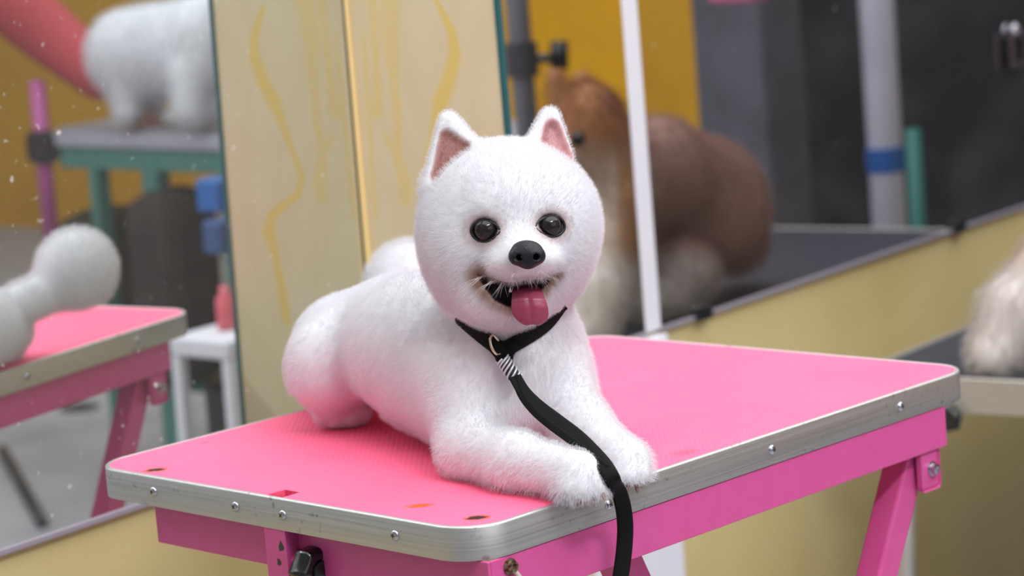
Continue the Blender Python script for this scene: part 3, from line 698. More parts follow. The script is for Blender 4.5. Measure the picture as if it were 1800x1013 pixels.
# --- fur
N = 230000
P = scatter(V, Q, N, lambda c: 1 + 1.1 * (px_of(c)[1] < 600) * (np.abs(px_of(c)[0] - 895) < 190) * (px_of(c)[2] < 1.93))
n_ = d.grad(P); x, y, z = px_of(P); face = (z < 1.90) & (y < 590)
L = np.where(y < 590, .0052, .0052)
L = np.where((z > 2.2) & (y < 560), .009, L)
paw = smoothstep(760, 830, y) * smoothstep(780, 900, x) * (z < 1.87); L = L + paw * .0030; L = np.where((y > 690) & (x < 670), L * .45, L)
nd = np.linalg.norm(P - nosec, axis=1); L = L * (.35 + .65 * smoothstep(.012, .05, nd))
ear = np.minimum(tri_dist(P, EL), tri_dist(P, ER)) < .011; L = np.where(ear & (y < 300), .0034, L); L = np.where(np.minimum(tri_dist(P, ELi), tri_dist(P, ERi)) < .0088, .0018, L)
keep = np.ones(N, bool)
for (p, nn_, t) in eyes:
    q_ = P - p; r = np.sqrt((q_ @ CR) ** 2 + ((q_ @ CU) * 1.2) ** 2 + (q_ @ CF) ** 2); keep &= r > .0106; L = L * (.4 + .6 * smoothstep(.011, .024, r))
keep &= nd > .0125
inmouth = (polyd(P, list(mouthc)) < .03) & (body0(P) < -.0007)
keep &= ~inmouth
dl = np.minimum(polyd(P, list(CSP[::4])), polyd(P, list(LSP[::4]))); L = np.where(dl < .012, L * np.clip(.12 + (dl / .012) * .75, .1, 1), L)
keep &= P[:, 2] > .7512
P, n_, x, y, z, L, nd = (a[keep] for a in (P, n_, x, y, z, L, nd)); N = len(P)
L = L * rng.uniform(.7, 1.25, N)
down = -CU * .55
comb = np.tile(down, (N, 1))
hc = at(915, 440, HT - .07); rad = P - hc; rad -= (rad * n_).sum(1)[:, None] * n_; rad /= np.maximum(np.linalg.norm(rad, axis=1, keepdims=True), 1e-6)
fw_ = ((z < 1.93) & (y < 560)).astype(float)[:, None]; comb = comb * (1 - fw_) + (rad * .75 + down * .15) * fw_
tailc = ((z > 2.2) & (y < 560))[:, None]; comb = np.where(tailc, 0, comb)
clump = np.stack([np.sin(P[:, 0] * 420 + 2.1 * np.sin(P[:, 2] * 260 + k)) * np.sin(P[:, 1] * 380 + 1.7 * np.sin(P[:, 0] * 300 + 2 * k)) for k in (0., 1.9, 3.7)], 1) * .12
comb = comb * (1 - .35 * fw_); dr = n_ * .75 + comb * .62 + clump + rng.normal(0, .16, (N, 3)); dr /= np.linalg.norm(dr, axis=1, keepdims=True)
dr2 = n_ * .35 + comb * .8 + clump * 1.5 + rng.normal(0, .22, (N, 3)); dr2 /= np.linalg.norm(dr2, axis=1, keepdims=True)
mid = P + dr * (L * .6)[:, None]; tip = mid + dr2 * (L * .4)[:, None]
mid[:, 2] = np.maximum(mid[:, 2], .7508); tip[:, 2] = np.maximum(tip[:, 2], .7506)
off = (x > 1085 - (y - 860) * 0) & (y > 840)
C = coat(P) * rng.uniform(.93, 1.03, (N, 1))
hairm = attr_mat('white_hair', 1.0, spec=.0, translucent=.38)
R0 = np.where(fw_[:, 0] > 0, .000052, .000065)
f = hair('fur', P - n_ * .0004, tip, mid, np.clip(C * 1.10, 0, .88), R0, hairm, None); f['kind'] = 'stuff'; pin(f)
# upper lip whiskers and long hairs
wr, wt, wm = [], [], []
for x0, y0, x1, y1, cnt in ((848, 484, 802, 520, 7), (868, 492, 836, 520, 8), (885, 498, 868, 524, 7), (905, 492, 898, 506, 16), (930, 488, 930, 502, 16), (950, 488, 955, 500, 10), (965, 484, 985, 500, 6), (975, 480, 1015, 468, 5), (905, 480, 900, 494, 10), (948, 478, 954, 490, 8)):
    for i in range(cnt):
        a = on(x0 + rng.normal(0, 5), y0 + rng.normal(0, 2.5), 0); ex, ey = x1 + rng.normal(0, 8), y1 + rng.normal(0, 5); m_ = ((x0 + ex) / 2, (y0 + ey) / 2 - 2)
        lt = a[2] - .006 - rng.random() * .008; wr.append(a[0]); wm.append(at(*m_, lt)); wt.append(at(ex, ey, lt + .001))
wc = np.tile([.80, .74, .74], (len(wr), 1)); f = hair('whiskers', np.array(wr), np.array(wt), np.array(wm), wc, .00010, hairm, None); f['kind'] = 'stuff'; pin(f)

# ================================================================== lead: collar loop, ring, wrapped cord, strap
lead_o = thing('dog_lead', 'black slip lead round the white dog\'s neck, hanging over the table edge', 'lead', (CSP[30][0], CSP[30][1], .75)); bpy.context.view_layer.update()
def lpin(o, par=None): o.parent = par or lead_o; o.matrix_parent_inverse = lead_o.matrix_world.inverted(); return o
web = bpy.data.materials.new('black_webbing'); web.use_nodes = True; nt = web.node_tree; bs = nt.nodes['Principled BSDF']; bs.inputs['Roughness'].default_value = .75; bs.inputs['Specular IOR Level'].default_value = .2
uvn = nt.nodes.new('ShaderNodeAttribute'); uvn.attribute_name = 'uvl'; wv = nt.nodes.new('ShaderNodeTexBrick'); wv.inputs['Scale'].default_value = 1; wv.inputs['Mortar Size'].default_value = .18
wv.inputs['Brick Width'].default_value = 1.0; wv.inputs['Row Height'].default_value = .5; wv.inputs['Color1'].default_value = (.012, .012, .015, 1); wv.inputs['Color2'].default_value = (.007, .007, .009, 1); wv.inputs['Mortar'].default_value = (.002, .002, .002, 1); nt.links.new(wv.outputs['Color'], bs.inputs['Base Color'])
bpn = nt.nodes.new('ShaderNodeBump'); bpn.inputs['Strength'].default_value = .6; bpn.inputs['Distance'].default_value = .03
nt.links.new(uvn.outputs['Vector'], wv.inputs['Vector']); nt.links.new(wv.outputs['Color'], bpn.inputs['Height']); nt.links.new(bpn.outputs[0], bs.inputs['Normal'])
def strap(name, pts, wid_, th, nrm, closed=False, n=None):
    """flat band along pts; nrm gives the direction its broad side faces"""
    n_p = len(pts); rows = []; uv = []; bm = bmesh.new(); s_acc = 0
    for i in range(n_p):
        a = pts[(i - 1) % n_p] if closed else pts[max(i - 1, 0)]; b_ = pts[(i + 1) % n_p] if closed else pts[min(i + 1, n_p - 1)]
        tdir = (b_ - a) / np.linalg.norm(b_ - a); q = nrm(i, pts[i]); q = q - tdir * (q @ tdir); q /= np.linalg.norm(q); sd = np.cross(tdir, q); wv_ = wid_(i / (n_p - 1)) if callable(wid_) else wid_
        s_acc += np.linalg.norm(pts[i] - pts[max(i - 1, 0)])
        row = []
        for uu, hh in ((-1, .0), (-.88, .5), (-.5, .62), (0, .66), (.5, .62), (.88, .5), (1, 0), (.88, -.5), (0, -.55), (-.88, -.5)):
            row.append(bm.verts.new(pts[i] + sd * uu * wv_ / 2 + q * hh * th)); uv.append((uu * wv_ / 2 / .0011, s_acc / .0011, 0))
        rows.append(row)
    for i in range(n_p if closed else n_p - 1):
        r0_, r1_ = rows[i], rows[(i + 1) % n_p]
        for k in range(10): bm.faces.new((r0_[k], r0_[(k + 1) % 10], r1_[(k + 1) % 10], r1_[k]))
    if not closed: bm.faces.new(rows[0]); bm.faces.new(rows[-1][::-1])
    bmesh.ops.recalc_face_normals(bm, faces=bm.faces); o = obj(name, bm, web, None, True)
    a = o.data.attributes.new('uvl', 'FLOAT_VECTOR', 'POINT'); a.data.foreach_set('vector', np.array(uv, np.float32).ravel()); return lpin(o)
axis = at(892, 530, 1.905)
strap('collar_loop', CSP, .0132, .0016, lambda i, p: (p - axis) * np.array([1, 1, .3]) + np.array([0, 0, -.012]), True)
LB = LSP.copy(); i0 = 18
strap('strap', LSP[i0:], lambda s_: .0105 + .0015 * smoothstep(0, .3, s_), .0017, lambda i, p: -CF + CR * (.35 - .35 * smoothstep(0, 60, i)) + CU * .25)
nb_ = 60; off_ = np.array([(-CR * .0052 - CU * .003 - CF * .002) * math.sin(math.pi * k / (nb_ - 1)) for k in range(nb_)])
strap('strap', LSP[i0:i0 + nb_] + off_, .0062, .0015, lambda i, p: -CF * .7 - CR * .55 + CU * .2)
hL = lambda x, y: at(x, y, d.hit(x, y, 1.70)[1] - .0050)
strap('loop_end', np.array([hL(862, 600), hL(872, 611), at(881, 622, TW_ - .006), at(886, 634, TW_ - .0065)]), .0115, .0035, lambda i, p: -CF)
strap('loop_end', np.array([hL(908, 603), hL(899, 611), at(892, 621, TW_ - .006), at(890, 634, TW_ - .0065)]), .010, .003, lambda i, p: -CF)
silver = mat('silver_cord', (214, 214, 222), .35, .3)
blackc = mat('black_cord', (20, 20, 24), .6)
wp = [at(883, 631, TW_ - .0075), at(893, 646, TW_ - .0078), at(907, 666, TW_ - .0075)]; wsp = spline(wp, 40)
o = lpin(obj('wrap_binding', tube(list(wsp), .0049, 14), blackc, None, True))
dz = (wsp[-1] - wsp[0]) / np.linalg.norm(wsp[-1] - wsp[0]); sA = np.cross(dz, CF); sA /= np.linalg.norm(sA); sB = np.cross(dz, sA)
for k in range(4):
    hp_ = []
    for i in range(40):
        f_ = i / 39; c = wsp[i]; th = 2 * math.pi * (f_ * 1.55 + k / 4.0); hp_.append(c + (sA * math.cos(th) + sB * math.sin(th)) * .0052)
    q = obj('silver_thread', tube(hp_, .00085, 6), silver, o, True); q.matrix_parent_inverse = Matrix.Identity(4)
rc_ = at(871, 607, d.hit(871, 607, 1.7)[1] - .0085); rp = [rc_ + (CR * .0034 + CF * .003 ) * math.cos(a) + (CU * .0072 - CR * .0022) * math.sin(a) for a in np.linspace(0, 2 * math.pi, 33)]
lpin(obj('ring', tube(rp, .0011, 8, cap=False), mat('ring_nickel', (220, 205, 185), .2, 1.0), None, True))
# ================================================================== second grooming table (black mat) at the right edge
BX0, BX1, BY0, BY1, BZ = .735, 1.95, -.76, -.137, .545
DT = .10
bt_ = thing('grooming_table', 'lower grooming table with black mat and pale rim at the right edge', 'table', ((BX0 + BX1) / 2, (BY0 + BY1) / 2, 0))
bl = lambda o: o
cx_, cy_ = (BX0 + BX1) / 2, (BY0 + BY1) / 2
hx, hy = (BX1 - BX0) / 2, (BY1 - BY0) / 2
def plate2(x0, y0, x1, y1, r, z0, z1):
    bm = bmesh.new(); lp = rrect(x0, y0, x1, y1, r); t = [bm.verts.new((*p, z1)) for p in lp]; b_ = [bm.verts.new((*p, z0)) for p in lp]
    bm.faces.new(t); bm.faces.new(b_[::-1])
    for i in range(len(t)): j = (i + 1) % len(t); bm.faces.new((t[i], b_[i], b_[j], t[j]))
    bmesh.ops.recalc_face_normals(bm, faces=bm.faces); return bm
obj('rubber_mat', plate2(-hx + .006, -hy + .006, hx - .006, hy - .006, .03, BZ - .01, BZ), mat('black_rubber_mat', (52, 54, 64), .55, bump=(160, .3)), bt_)
palem = mat('pale_rim_metal', (196, 190, 182), .35, .55)
bm = bmesh.new(); rows = []
for ins, z in ((.004, BZ - .044), (0, BZ - .043), (0, BZ + .001), (.001, BZ + .0022), (.006, BZ + .0022), (.007, BZ + .001), (.007, BZ - .006)):
    rows.append([bm.verts.new((x, y, z)) for x, y in rrect(-hx + ins, -hy + ins, hx - ins, hy - ins, .036 - ins)])
for a_, b_ in zip(rows[:-1], rows[1:]):
    for i in range(len(a_)): j = (i + 1) % len(a_); bm.faces.new((a_[i], a_[j], b_[j], b_[i]))
bmesh.ops.recalc_face_normals(bm, faces=bm.faces); obj('edge_band', bm, palem, bt_)
obj('under_panel', plate2(-hx + .006, -hy + .006, hx - .006, hy - .006, .03, BZ - .03, BZ - .0105), mat('plywood_underside', (120, 90, 70), .8), bt_)
for sx_ in (-1, 1):
    for sy_ in (-1, 1):
        l = obj('leg', tube([(sx_ * (hx - .05), sy_ * (hy - .05), BZ - .03), (sx_ * (hx - .02), sy_ * (hy - .03), .02)], .014, 14), palem, bt_, True)
        obj('foot_cap', lathe([(0, .018), (.03, .018), (.032, .015)], (sx_ * (hx - .02), sy_ * (hy - .03), 0), (0, 0, 1), 14), blackp, l)
P_ = onx(1672, 734, BX0 - .001); obj('clamp_knob', knob_bm((BX0 - cx_ - .001, P_[1] - cy_, P_[2]), (-1, 0, 0), .019, .016, 6), MATS['knob_black'], bt_)

# ------------------------------------------------------------------ brown dog sitting on the black mat (seen in the mirror, its chest fur at the right edge)
def furry(name, label, S_, lo, hi, h, colf, nh, hl, base, hr=.00025, dirb=(0, 0, -.6)):
    root = thing(name, label, 'dog', base); bpy.context.view_layer.update(); inv = root.matrix_world.inverted()
    V, Q = nets(S_, lo, hi, h); V[:, 2] = np.maximum(V[:, 2], base[2] + .0006); me = mesh_np('body', V, Q); set_col(me, colf(V)); b_ = obj('body', me, MATS['white_fur'], None, True); b_.parent = root; b_.matrix_parent_inverse = inv
    P = scatter(V, Q, nh); n_ = S_.grad(P); k = P[:, 2] > base[2] + .004; P, n_ = P[k], n_[k]; L = hl * rng.uniform(.6, 1.3, len(P))[:, None]
    a = n_ * .7 + np.array(dirb) + rng.normal(0, .2, P.shape); a /= np.linalg.norm(a, axis=1, keepdims=True); c = n_ * .3 + np.array(dirb) * 1.4 + rng.normal(0, .25, P.shape); c /= np.linalg.norm(c, axis=1, keepdims=True)
    m_ = P + a * L * .6; t_ = m_ + c * L * .4; m_[:, 2] = np.maximum(m_[:, 2], base[2] + .0008); t_[:, 2] = np.maximum(t_[:, 2], base[2] + .0006)
    f = hair('fur', P, t_, m_, np.clip(colf(P) * rng.uniform(.8, 1.15, (len(P), 1)), 0, 1), hr, hairm, root); f.matrix_parent_inverse = inv; f['kind'] = 'stuff'
    return root, inv
B = Sdf()
rb = lambda x, y, t: rv(x, y, t + DT)
B.cap(rb(1250, 340, 3.78), rb(1150, 300, 3.66), .082, .074, .04)
B.ell(rb(1255, 395, 3.74), (.062, .070, .080), .04)
B.cap(rb(1150, 300, 3.64), rb(1075, 330, 3.56), .072, .066, .04)
B.ell(rb(1060, 400, 3.53), (.052, .085, .055), .04)
B.ell(rb(1032, 222, 3.52), (.060, .062, .058), .03); B.cap(rb(1012, 262, 3.49), rb(984, 276, 3.45), .034, .022, .02)
B.ell(rb(1062, 262, 3.53), (.040, .045, .045), .03)
B.cap(rb(1050, 430, 3.47), rb(1040, 520, 3.40), .044, .038, .03); B.cap(rb(1040, 520, 3.40), rb(1036, 580, 3.375), .038, .033, .02); B.cap(rb(1036, 588, 3.375), rb(1022, 592, 3.36), .026, .024, .01)
B.cap(rb(1084, 440, 3.60), rb(1090, 545, 3.60), .034, .026, .02)
B.ell(rb(1200, 470, 3.66), (.062, .050, .05), .03); B.cap(rb(1180, 520, 3.62), rb(1140, 528, 3.58), .03, .026, .02); B.ell(rb(1290, 420, 3.84), (.05, .05, .05), .03)
B.tri(rb(1022, 138, 3.53), rb(1050, 175, 3.55), rb(1020, 190, 3.53), .012, .012); B.tri(rb(975, 132, 3.50), rb(1000, 175, 3.50), rb(980, 190, 3.50), .011, .012)
def bcol(P):
    Vt = P.copy(); Vt[:, 1] *= -1; x, y, z = px_of(Vt); C = np.tile([.44, .27, .22], (len(P), 1))
    def mix(w, c):
        nonlocal C; w = np.clip(w, 0, 1)[:, None]; C = C * (1 - w) + np.array(c) * w
    mix(1 - smoothstep(1085, 1130, x), (.36, .17, .085)); mix((1 - smoothstep(1075, 1125, x)) * smoothstep(225, 300, y), (.62, .50, .42))
    mix((1 - smoothstep(1090, 1130, x)) * smoothstep(235, 300, y) * smoothstep(1075, 1100, x), (.46, .26, .13))
    mix(smoothstep(425, 470, y) * (1 - smoothstep(1240, 1275, x)), (.66, .60, .56)); mix(smoothstep(1040, 1075, x) * (1 - smoothstep(1080, 1100, x)) * (1 - smoothstep(190, 215, y)), (.22, .09, .06))
    return C
allp = np.array([o_[1] for o_ in B.ops]); lo, hi = allp.min(0) - .14, allp.max(0) + .14
brown, binv = furry('dog', 'brown and cream dog at the right frame edge, sitting on the black mat', B, lo, hi, .006, bcol, 26000, .022, (float(allp[:, 0].mean()), float(allp[:, 1].mean()), BZ + .0003))
def bpin(o): o.parent = brown; o.matrix_parent_inverse = binv; return o
for x, y, t in ((1016, 244, 3.445), (984, 240, 3.435)):
    bm = bmesh.new(); bmesh.ops.create_uvsphere(bm, u_segments=16, v_segments=10, radius=.011); o = obj('eye', bm, mat('dark_eye', (18, 14, 14), .1), None, True); o.location = rb(x, y, t); bpin(o)
bm = bmesh.new(); bmesh.ops.create_uvsphere(bm, u_segments=16, v_segments=10, radius=.015); o = obj('nose', bm, nosem, None, True); o.location = rb(972, 274, 3.425); o.scale = (1, 1, .8); bpin(o)

# grooming arm with noose standing at the back of the black table (seen in the mirror)
pp = rv(918, 120, 4.3)
ga = thing('steel_post', 'grey clamp post with clamp, standing behind the brown dog', 'post', (pp[0], pp[1], 0))
greym = mat('grey_post_metal', (120, 120, 128), .4, .5)
obj('post', tube([(0, 0, .03), (0, 0, 2.0)], .021, 18), greym, ga, True); obj('base_plate', lathe([(0, .16), (.02, .16), (.03, .03)], (0, 0, 0), (0, 0, 1), 24), greym, ga)
q = rv(918, 104, 4.3) - pp; obj('clamp', lathe([(-.03, .03), (.03, .03)], (0, 0, pp[2] + q[2]), (0, 0, 1), 16), mat('dark_clamp', (60, 60, 66), .4), ga)
e = rv(982, 102, 4.3) - pp; obj('side_rod', tube([(0, 0, pp[2] + q[2]), (e[0], e[1], pp[2] + e[2])], .009, 10), MATS['dark_clamp'], ga, True)
obj('noose_grip', tube([(e[0], e[1], pp[2] + e[2] - .02), (e[0] * 1.05, e[1] * 1.05, pp[2] + e[2] + .03)], .016, 10), blackp, ga, True)
# things along the dark wall
pp = rv(1552, 200, 5.0); hp_ = thing('hose_post', 'white standing post with a blue band in front of the dark wall', 'post', (pp[0], pp[1], 0))
obj('post', tube([(0, 0, .0), (.0, 0, 1.9)], .036, 20), mat('lilac_white_paint', (222, 222, 240), .5), hp_, True)
zb_ = rv(1568, 285, 5.0)[2]; obj('blue_band', lathe([(0, .041), (.05, .041)], (0, 0, zb_ - .02), (0, 0, 1), 20), mat('blue_plastic', (40, 96, 170), .4), hp_)
pp = rv(1610, 330, 4.78); zt_ = rv(1610, 225, 4.78)[2]; tb = thing('mop', 'thin teal green handled mop leaning beside the white post', 'mop', (pp[0], pp[1], 0))
obj('handle', tube([(0, 0, .1), (0, 0, zt_)], .016, 12), mat('teal_handle', (46, 118, 112), .45), tb, True)
obj('mop_head', lathe([(0, .07), (.05, .06), (.12, .03)], (0, 0, 0), (0, 0, 1), 16), mat('mop_grey', (130, 130, 130), .9), tb)
pa, pb = rv(1283, 100, 5.2), rv(1352, 100, 5.0); pw_ = float(np.hypot(*(pb - pa)[:2])); pl = thing('concrete_pillar', 'grey concrete pillar between mustard wall and dark wall', 'pillar', ((pa[0] + pb[0]) / 2, (pa[1] + pb[1]) / 2, 0))
obj('shaft', box(-pw_ * .4, pw_ * .4, -pw_ * .4, pw_ * .4, 0, 3.0, .006), mat('grey_pillar', (104, 104, 116), .8, noise=(5, (80, 80, 88), .4, .7)), pl); obj('plinth', box(-pw_ * .5, pw_ * .5, -pw_ * .5, pw_ * .5, 0, .12, .006), MATS['grey_pillar'], pl)
pp = rv(1298, -6, 4.75); tw = thing('hanging_towel', 'pink towel hanging from a hook on the grey pillar', 'towel', (pp[0], pp[1], pp[2]))
obj('cloth', box(-.03, .03, -.055, .055, -.012, .35, .012), mat('pink_cloth', (226, 120, 160), .9), tw); obj('hook', tube([(.0, 0, .34), (.0, 0, .40)], .006, 8), greym, tw, True)
# small metal hook stuck on the right mirror
P_ = onx(1780, 88, onz(1800, 360, .6453)[0]); v = at(1790, 88, 1) - CP; P_ = CP + v * ((-.012 - CP[1]) / v[1])
hk = thing('mirror_hook', 'square metal hook frame with round button on the dark mirror at top right', 'hook', tuple(P_))
s_ = .027; bm = bmesh.new()
for a_ in ((-s_, s_, -.003, .003, -s_, -s_ + .009), (-s_, s_, -.003, .003, s_ - .009, s_), (-s_, -s_ + .009, -.003, .003, -s_ + .009, s_ - .009), (s_ - .009, s_, -.003, .003, -s_ + .009, s_ - .009)): box(*a_, .001, bm)
darkmet = mat('dark_pinkish_metal', (88, 76, 82), .4, .5)
obj('square_frame', bm, darkmet, hk); obj('backing', box(-s_ + .006, s_ - .006, .003, .011, -s_ + .006, s_ - .006, .002), mat('backing_black', (8, 8, 8), .7), hk)
obj('round_button', lathe([(0, .013), (.003, .0125), (.006, .008), (.0065, .001)], (.003, .006, s_ + .003), (0, -1, 0), 18), mat('button_metal', (190, 186, 196), .3, .7), hk, True)

# ================================================================== what the left mirror shows: another groomer at work
A1, A2 = rvl(100, 236, 5.0), rvl(400, 236, 4.62)
TX, TZ2 = (A1[0] + A2[0]) / 2, float((A1[2] + A2[2]) / 2)
gt = thing('steel_table', 'steel topped table on teal green legs with a white dog on it', 'table', (TX + .28, A1[1] + .55, 0)); G0 = gt.location
steel = mat('table_steel', (176, 176, 192), .4, .3); tgreen = mat('teal_paint', (66, 122, 114), .5)
y0, y1 = A1[1] - G0[1], A1[1] + 1.1 - G0[1]
obj('table_top', box(-.28, .30, y0, y1, TZ2 - .03, TZ2, .004), steel, gt); obj('mat', box(-.26, .28, y0 + .02, y1 - .02, TZ2 + .0002, TZ2 + .008, .003), mat('grey_table_mat', (150, 146, 152), .7), gt)
obj('rail', box(-.272, -.245, y0 + .03, y1 - .03, TZ2 - .075, TZ2 - .031, .003), tgreen, gt); obj('rail', box(.245, .272, y0 + .03, y1 - .03, TZ2 - .075, TZ2 - .031, .003), tgreen, gt)
def ly(px): return rvl(px, 350, 4.9 - (px - 130) * .0011)[1] - G0[1]
for px, wd in ((138, .022), (232, .042), (362, .058)):
    obj('leg', box(-.275, -.275 + .04, ly(px) - wd / 2, ly(px) + wd / 2, 0, TZ2 - .031, .003), tgreen, gt)
for yy_ in (y0 + .06, y1 - .06): obj('leg', box(.235, .275, yy_ - .02, yy_ + .02, 0, TZ2 - .031, .003), tgreen, gt)
obj('lower_shelf', box(-.232, .232, y0 + .03, y1 - .03, .22, .24, .003), tgreen, gt)
def block(name, label, cat, px, py, t, sz, m, zbase=None, bev=.01):
    P = rvl(px, py, t); z0 = P[2] - sz[2] / 2 if zbase is None else zbase; o = obj(name, box(-sz[0] / 2, sz[0] / 2, -sz[1] / 2, sz[1] / 2, 0, sz[2], bev), m); o.location = (P[0], P[1], z0); return tag(o, label, cat)
olive = mat('olive_sack', (74, 66, 38), .9, noise=(14, (38, 34, 28), .4, .7), bump=(25, .8))
block('feed_sack', 'dark olive sack slumped under the steel table at its left', 'sack', 185, 330, 5.05, (.2, .16, .34), olive, .2405, .05)
block('feed_sack', 'dark brown sack standing under the steel table beside the green leg', 'sack', 300, 360, 4.85, (.18, .13, .40), mat('brown_sack', (52, 44, 42), .9, noise=(14, (30, 28, 28), .4, .7), bump=(25, .8)), .2405, .05)
b1 = block('plastic_crate', 'bright blue plastic box clipped to the steel table leg', 'box', 380, 342, 4.35, (.05, .055, .06), MATS['blue_plastic'], None, .006)
b2 = block('plastic_crate', 'dull blue plastic box hanging lower on the steel table leg', 'box', 388, 415, 4.3, (.05, .045, .06), mat('dull_blue_plastic', (52, 80, 128), .5), None, .006)
# white step stool with black bin under it and a pink cup on it
P_ = rvl(408, 590, 3.9); st = thing('step_stool', 'white step stool beyond the reflected table end', 'stool', (P_[0], P_[1], 0)); zs = float(P_[2]); offw = mat('stool_white', (214, 212, 222), .5)
obj('seat', box(-.09, .09, -.055, .075, zs - .02, zs + .012, .006), offw, st)
for sx_ in (-1, 1):
    for y_ in (-.045, .065): obj('leg', box(sx_ * .078 - .01, sx_ * .078 + .01, y_ - .009, y_ + .009, 0, zs - .02, .002), offw, st)
bn = obj('waste_bin', lathe([(0, .042), (.01, .046), (zs * .84, .05), (zs * .84 + .004, .05), (zs * .84 - .004, .045), (.02, .04)], (0, 0, 0), (0, 0, 1), 24), mat('bin_black', (22, 22, 24), .45), None); bn.location = (P_[0] - .01, P_[1] + .008, 0.0005); tag(bn, 'black bin standing under the white step stool', 'bin')
cp = obj('bottle', lathe([(0, .014), (.002, .0155), (.05, .0155), (.058, .008), (.07, .008), (.071, .0001)], (0, 0, 0), (0, 0, 1), 20), mat('cup_pink', (212, 96, 110), .4), None, True); cp.location = (P_[0] - .01, P_[1], zs + .0125); tag(cp, 'small pink bottle on the white step stool', 'bottle')
ctowel = obj('cloth', box(-.02, .02, -.014, .014, 0, .07, .012), offw); ctowel.location = (P_[0] + .04, P_[1] + .045, zs + .0125); tag(ctowel, 'folded white cloth standing on the step stool', 'cloth')
# pink arm post clamped to the near end of the steel table
P_ = rvl(76, 262, 4.98); px0 = P_[0] - G0[0]; py0 = P_[1] - G0[1]; magenta = mat('magenta_post', (182, 84, 152), .45)
ap_ = obj('arm_post', tube([(px0, py0, rvl(88, 440, 4.98)[2]), (px0, py0, rvl(62, 140, 4.98)[2])], .0165, 14), magenta, gt, True)
obj('clamp_knob', lathe([(-.03, .02), (-.02, .034), (.03, .034), (.04, .02)], (px0, py0, P_[2]), (0, 0, 1), 16), blackp, ap_)
obj('clamp_bracket', box(min(px0, -.27), -.27 + .02, min(py0, y0) - .012, max(py0, y0) + .03, TZ2 - .045, TZ2 - .031, .002), blackp, ap_)

# groomer in a coral pink top, arm reaching to the white dog (seen in the left mirror)
t0 = 4.95
def skinned(name, J, E, R, m, lv=2):
    me = bpy.data.meshes.new(name); me.from_pydata([tuple(map(float, p)) for p in J], E, []); o = bpy.data.objects.new(name, me); COL.objects.link(o); me.materials.append(m)
    sk = o.modifiers.new('skin', 'SKIN'); 
    for i, r in enumerate(R): me.skin_vertices[0].data[i].radius = (r, r) if np.isscalar(r) else r
    me.skin_vertices[0].data[0].use_root = True; sk.use_smooth_shade = True; ss = o.modifiers.new('sub', 'SUBSURF'); ss.levels = lv; ss.render_levels = lv; return o
Sh = rvl(-40, -40, t0); El = rvl(100, 70, t0 + .02); Ha = rvl(214, 172, t0 - .04)
away = np.array([0, -1., 0]); side = np.array([-1., 0, 0])      # the groomer stands at the table end, facing the mirror wall
hip = Sh + away * .32 + side * .16; hip[2] = .80; gx, gy = hip[0], hip[1]
per = thing('person', 'person in a coral pink long sleeved top reaching towards the white dog', 'person', (gx, gy, 0)); bpy.context.view_layer.update(); pinv = per.matrix_world.inverted()
nk = Sh + side * .17 + np.array([0, -.10, .07]); Sh2 = Sh + side * .34; chest = (Sh + Sh2) / 2 + np.array([0, -.17, -.12])
El2 = Sh2 + np.array([.06, .10, -.25]); Ha2 = El2 + np.array([-.12, .20, .02])
J = [hip, (hip + chest) / 2 + np.array([0, .02, 0]), chest, nk, Sh, El, Ha * .93 + El * .07, Sh2, El2, Ha2]
skin_c = mat('skin', (206, 158, 138), .5)
J2 = [hip, (hip + chest) / 2, chest, nk, nk + np.array([0, .04, .10]), Sh, El, Ha, Sh2, El2, Ha2, hip + side * .09 + np.array([0, 0, -.06]), hip + side * .10 + np.array([0, .02, -.40]), hip + side * .10 + np.array([0, -.01, -.74]), hip + side * .10 + np.array([0, .13, -.77]), hip - side * .09 + np.array([0, 0, -.06]), hip - side * .10 + np.array([0, .02, -.40]), hip - side * .10 + np.array([0, -.01, -.74]), hip - side * .10 + np.array([0, .13, -.77])]
R2 = [.115, .10, .115, .05, .045, .055, .038, .024, .055, .038, .024, .08, .052, .036, .028, .08, .052, .036, .028]
E2 = [(0, 1), (1, 2), (2, 3), (3, 4), (2, 5), (5, 6), (6, 7), (2, 8), (8, 9), (9, 10), (0, 11), (11, 12), (12, 13), (13, 14), (0, 15), (15, 16), (16, 17), (17, 18)]
for H_, E_ in ((7, Ha - El), (10, Ha2 - El2)):
    fd = E_ / np.linalg.norm(E_); sd = np.cross(fd, [0, 0, 1]); sd /= np.linalg.norm(sd); w0 = J2[H_]; b_i = len(J2); J2.append(w0 + fd * .055); R2.append(.024); E2.append((H_, b_i))
    for k, (o_, ln_) in enumerate(((-.026, .052), (-.009, .062), (.009, .058), (.025, .045))):
        a_i = len(J2); J2 += [w0 + fd * .085 + sd * o_, w0 + fd * (.085 + ln_ * .5) + sd * o_ * 1.1 + np.array([0, 0, -.008]), w0 + fd * (.085 + ln_ * .9) + sd * o_ * 1.1 + np.array([0, 0, -.028])]; R2 += [.0092, .0085, .007]; E2 += [(b_i, a_i), (a_i, a_i + 1), (a_i + 1, a_i + 2)]
    a_i = len(J2); J2 += [w0 + fd * .03 - sd * .032, w0 + fd * .065 - sd * .046 + np.array([0, 0, -.012])]; R2 += [.0105, .0085]; E2 += [(H_, a_i), (a_i, a_i + 1)]
pb_ = skinned('body', J2, E2, R2, skin_c); pb_.parent = per; pb_.matrix_parent_inverse = pinv
sl = skinned('top', J, [(0, 1), (1, 2), (2, 3), (2, 4), (4, 5), (5, 6), (2, 7), (7, 8), (8, 9)], [.135, .12, .135, .062, .080, .070, .044, .080, .070, .044], mat('coral_knit', (172, 62, 70), .85, bump=(160, .4))); sl.parent = per; sl.matrix_parent_inverse = pinv
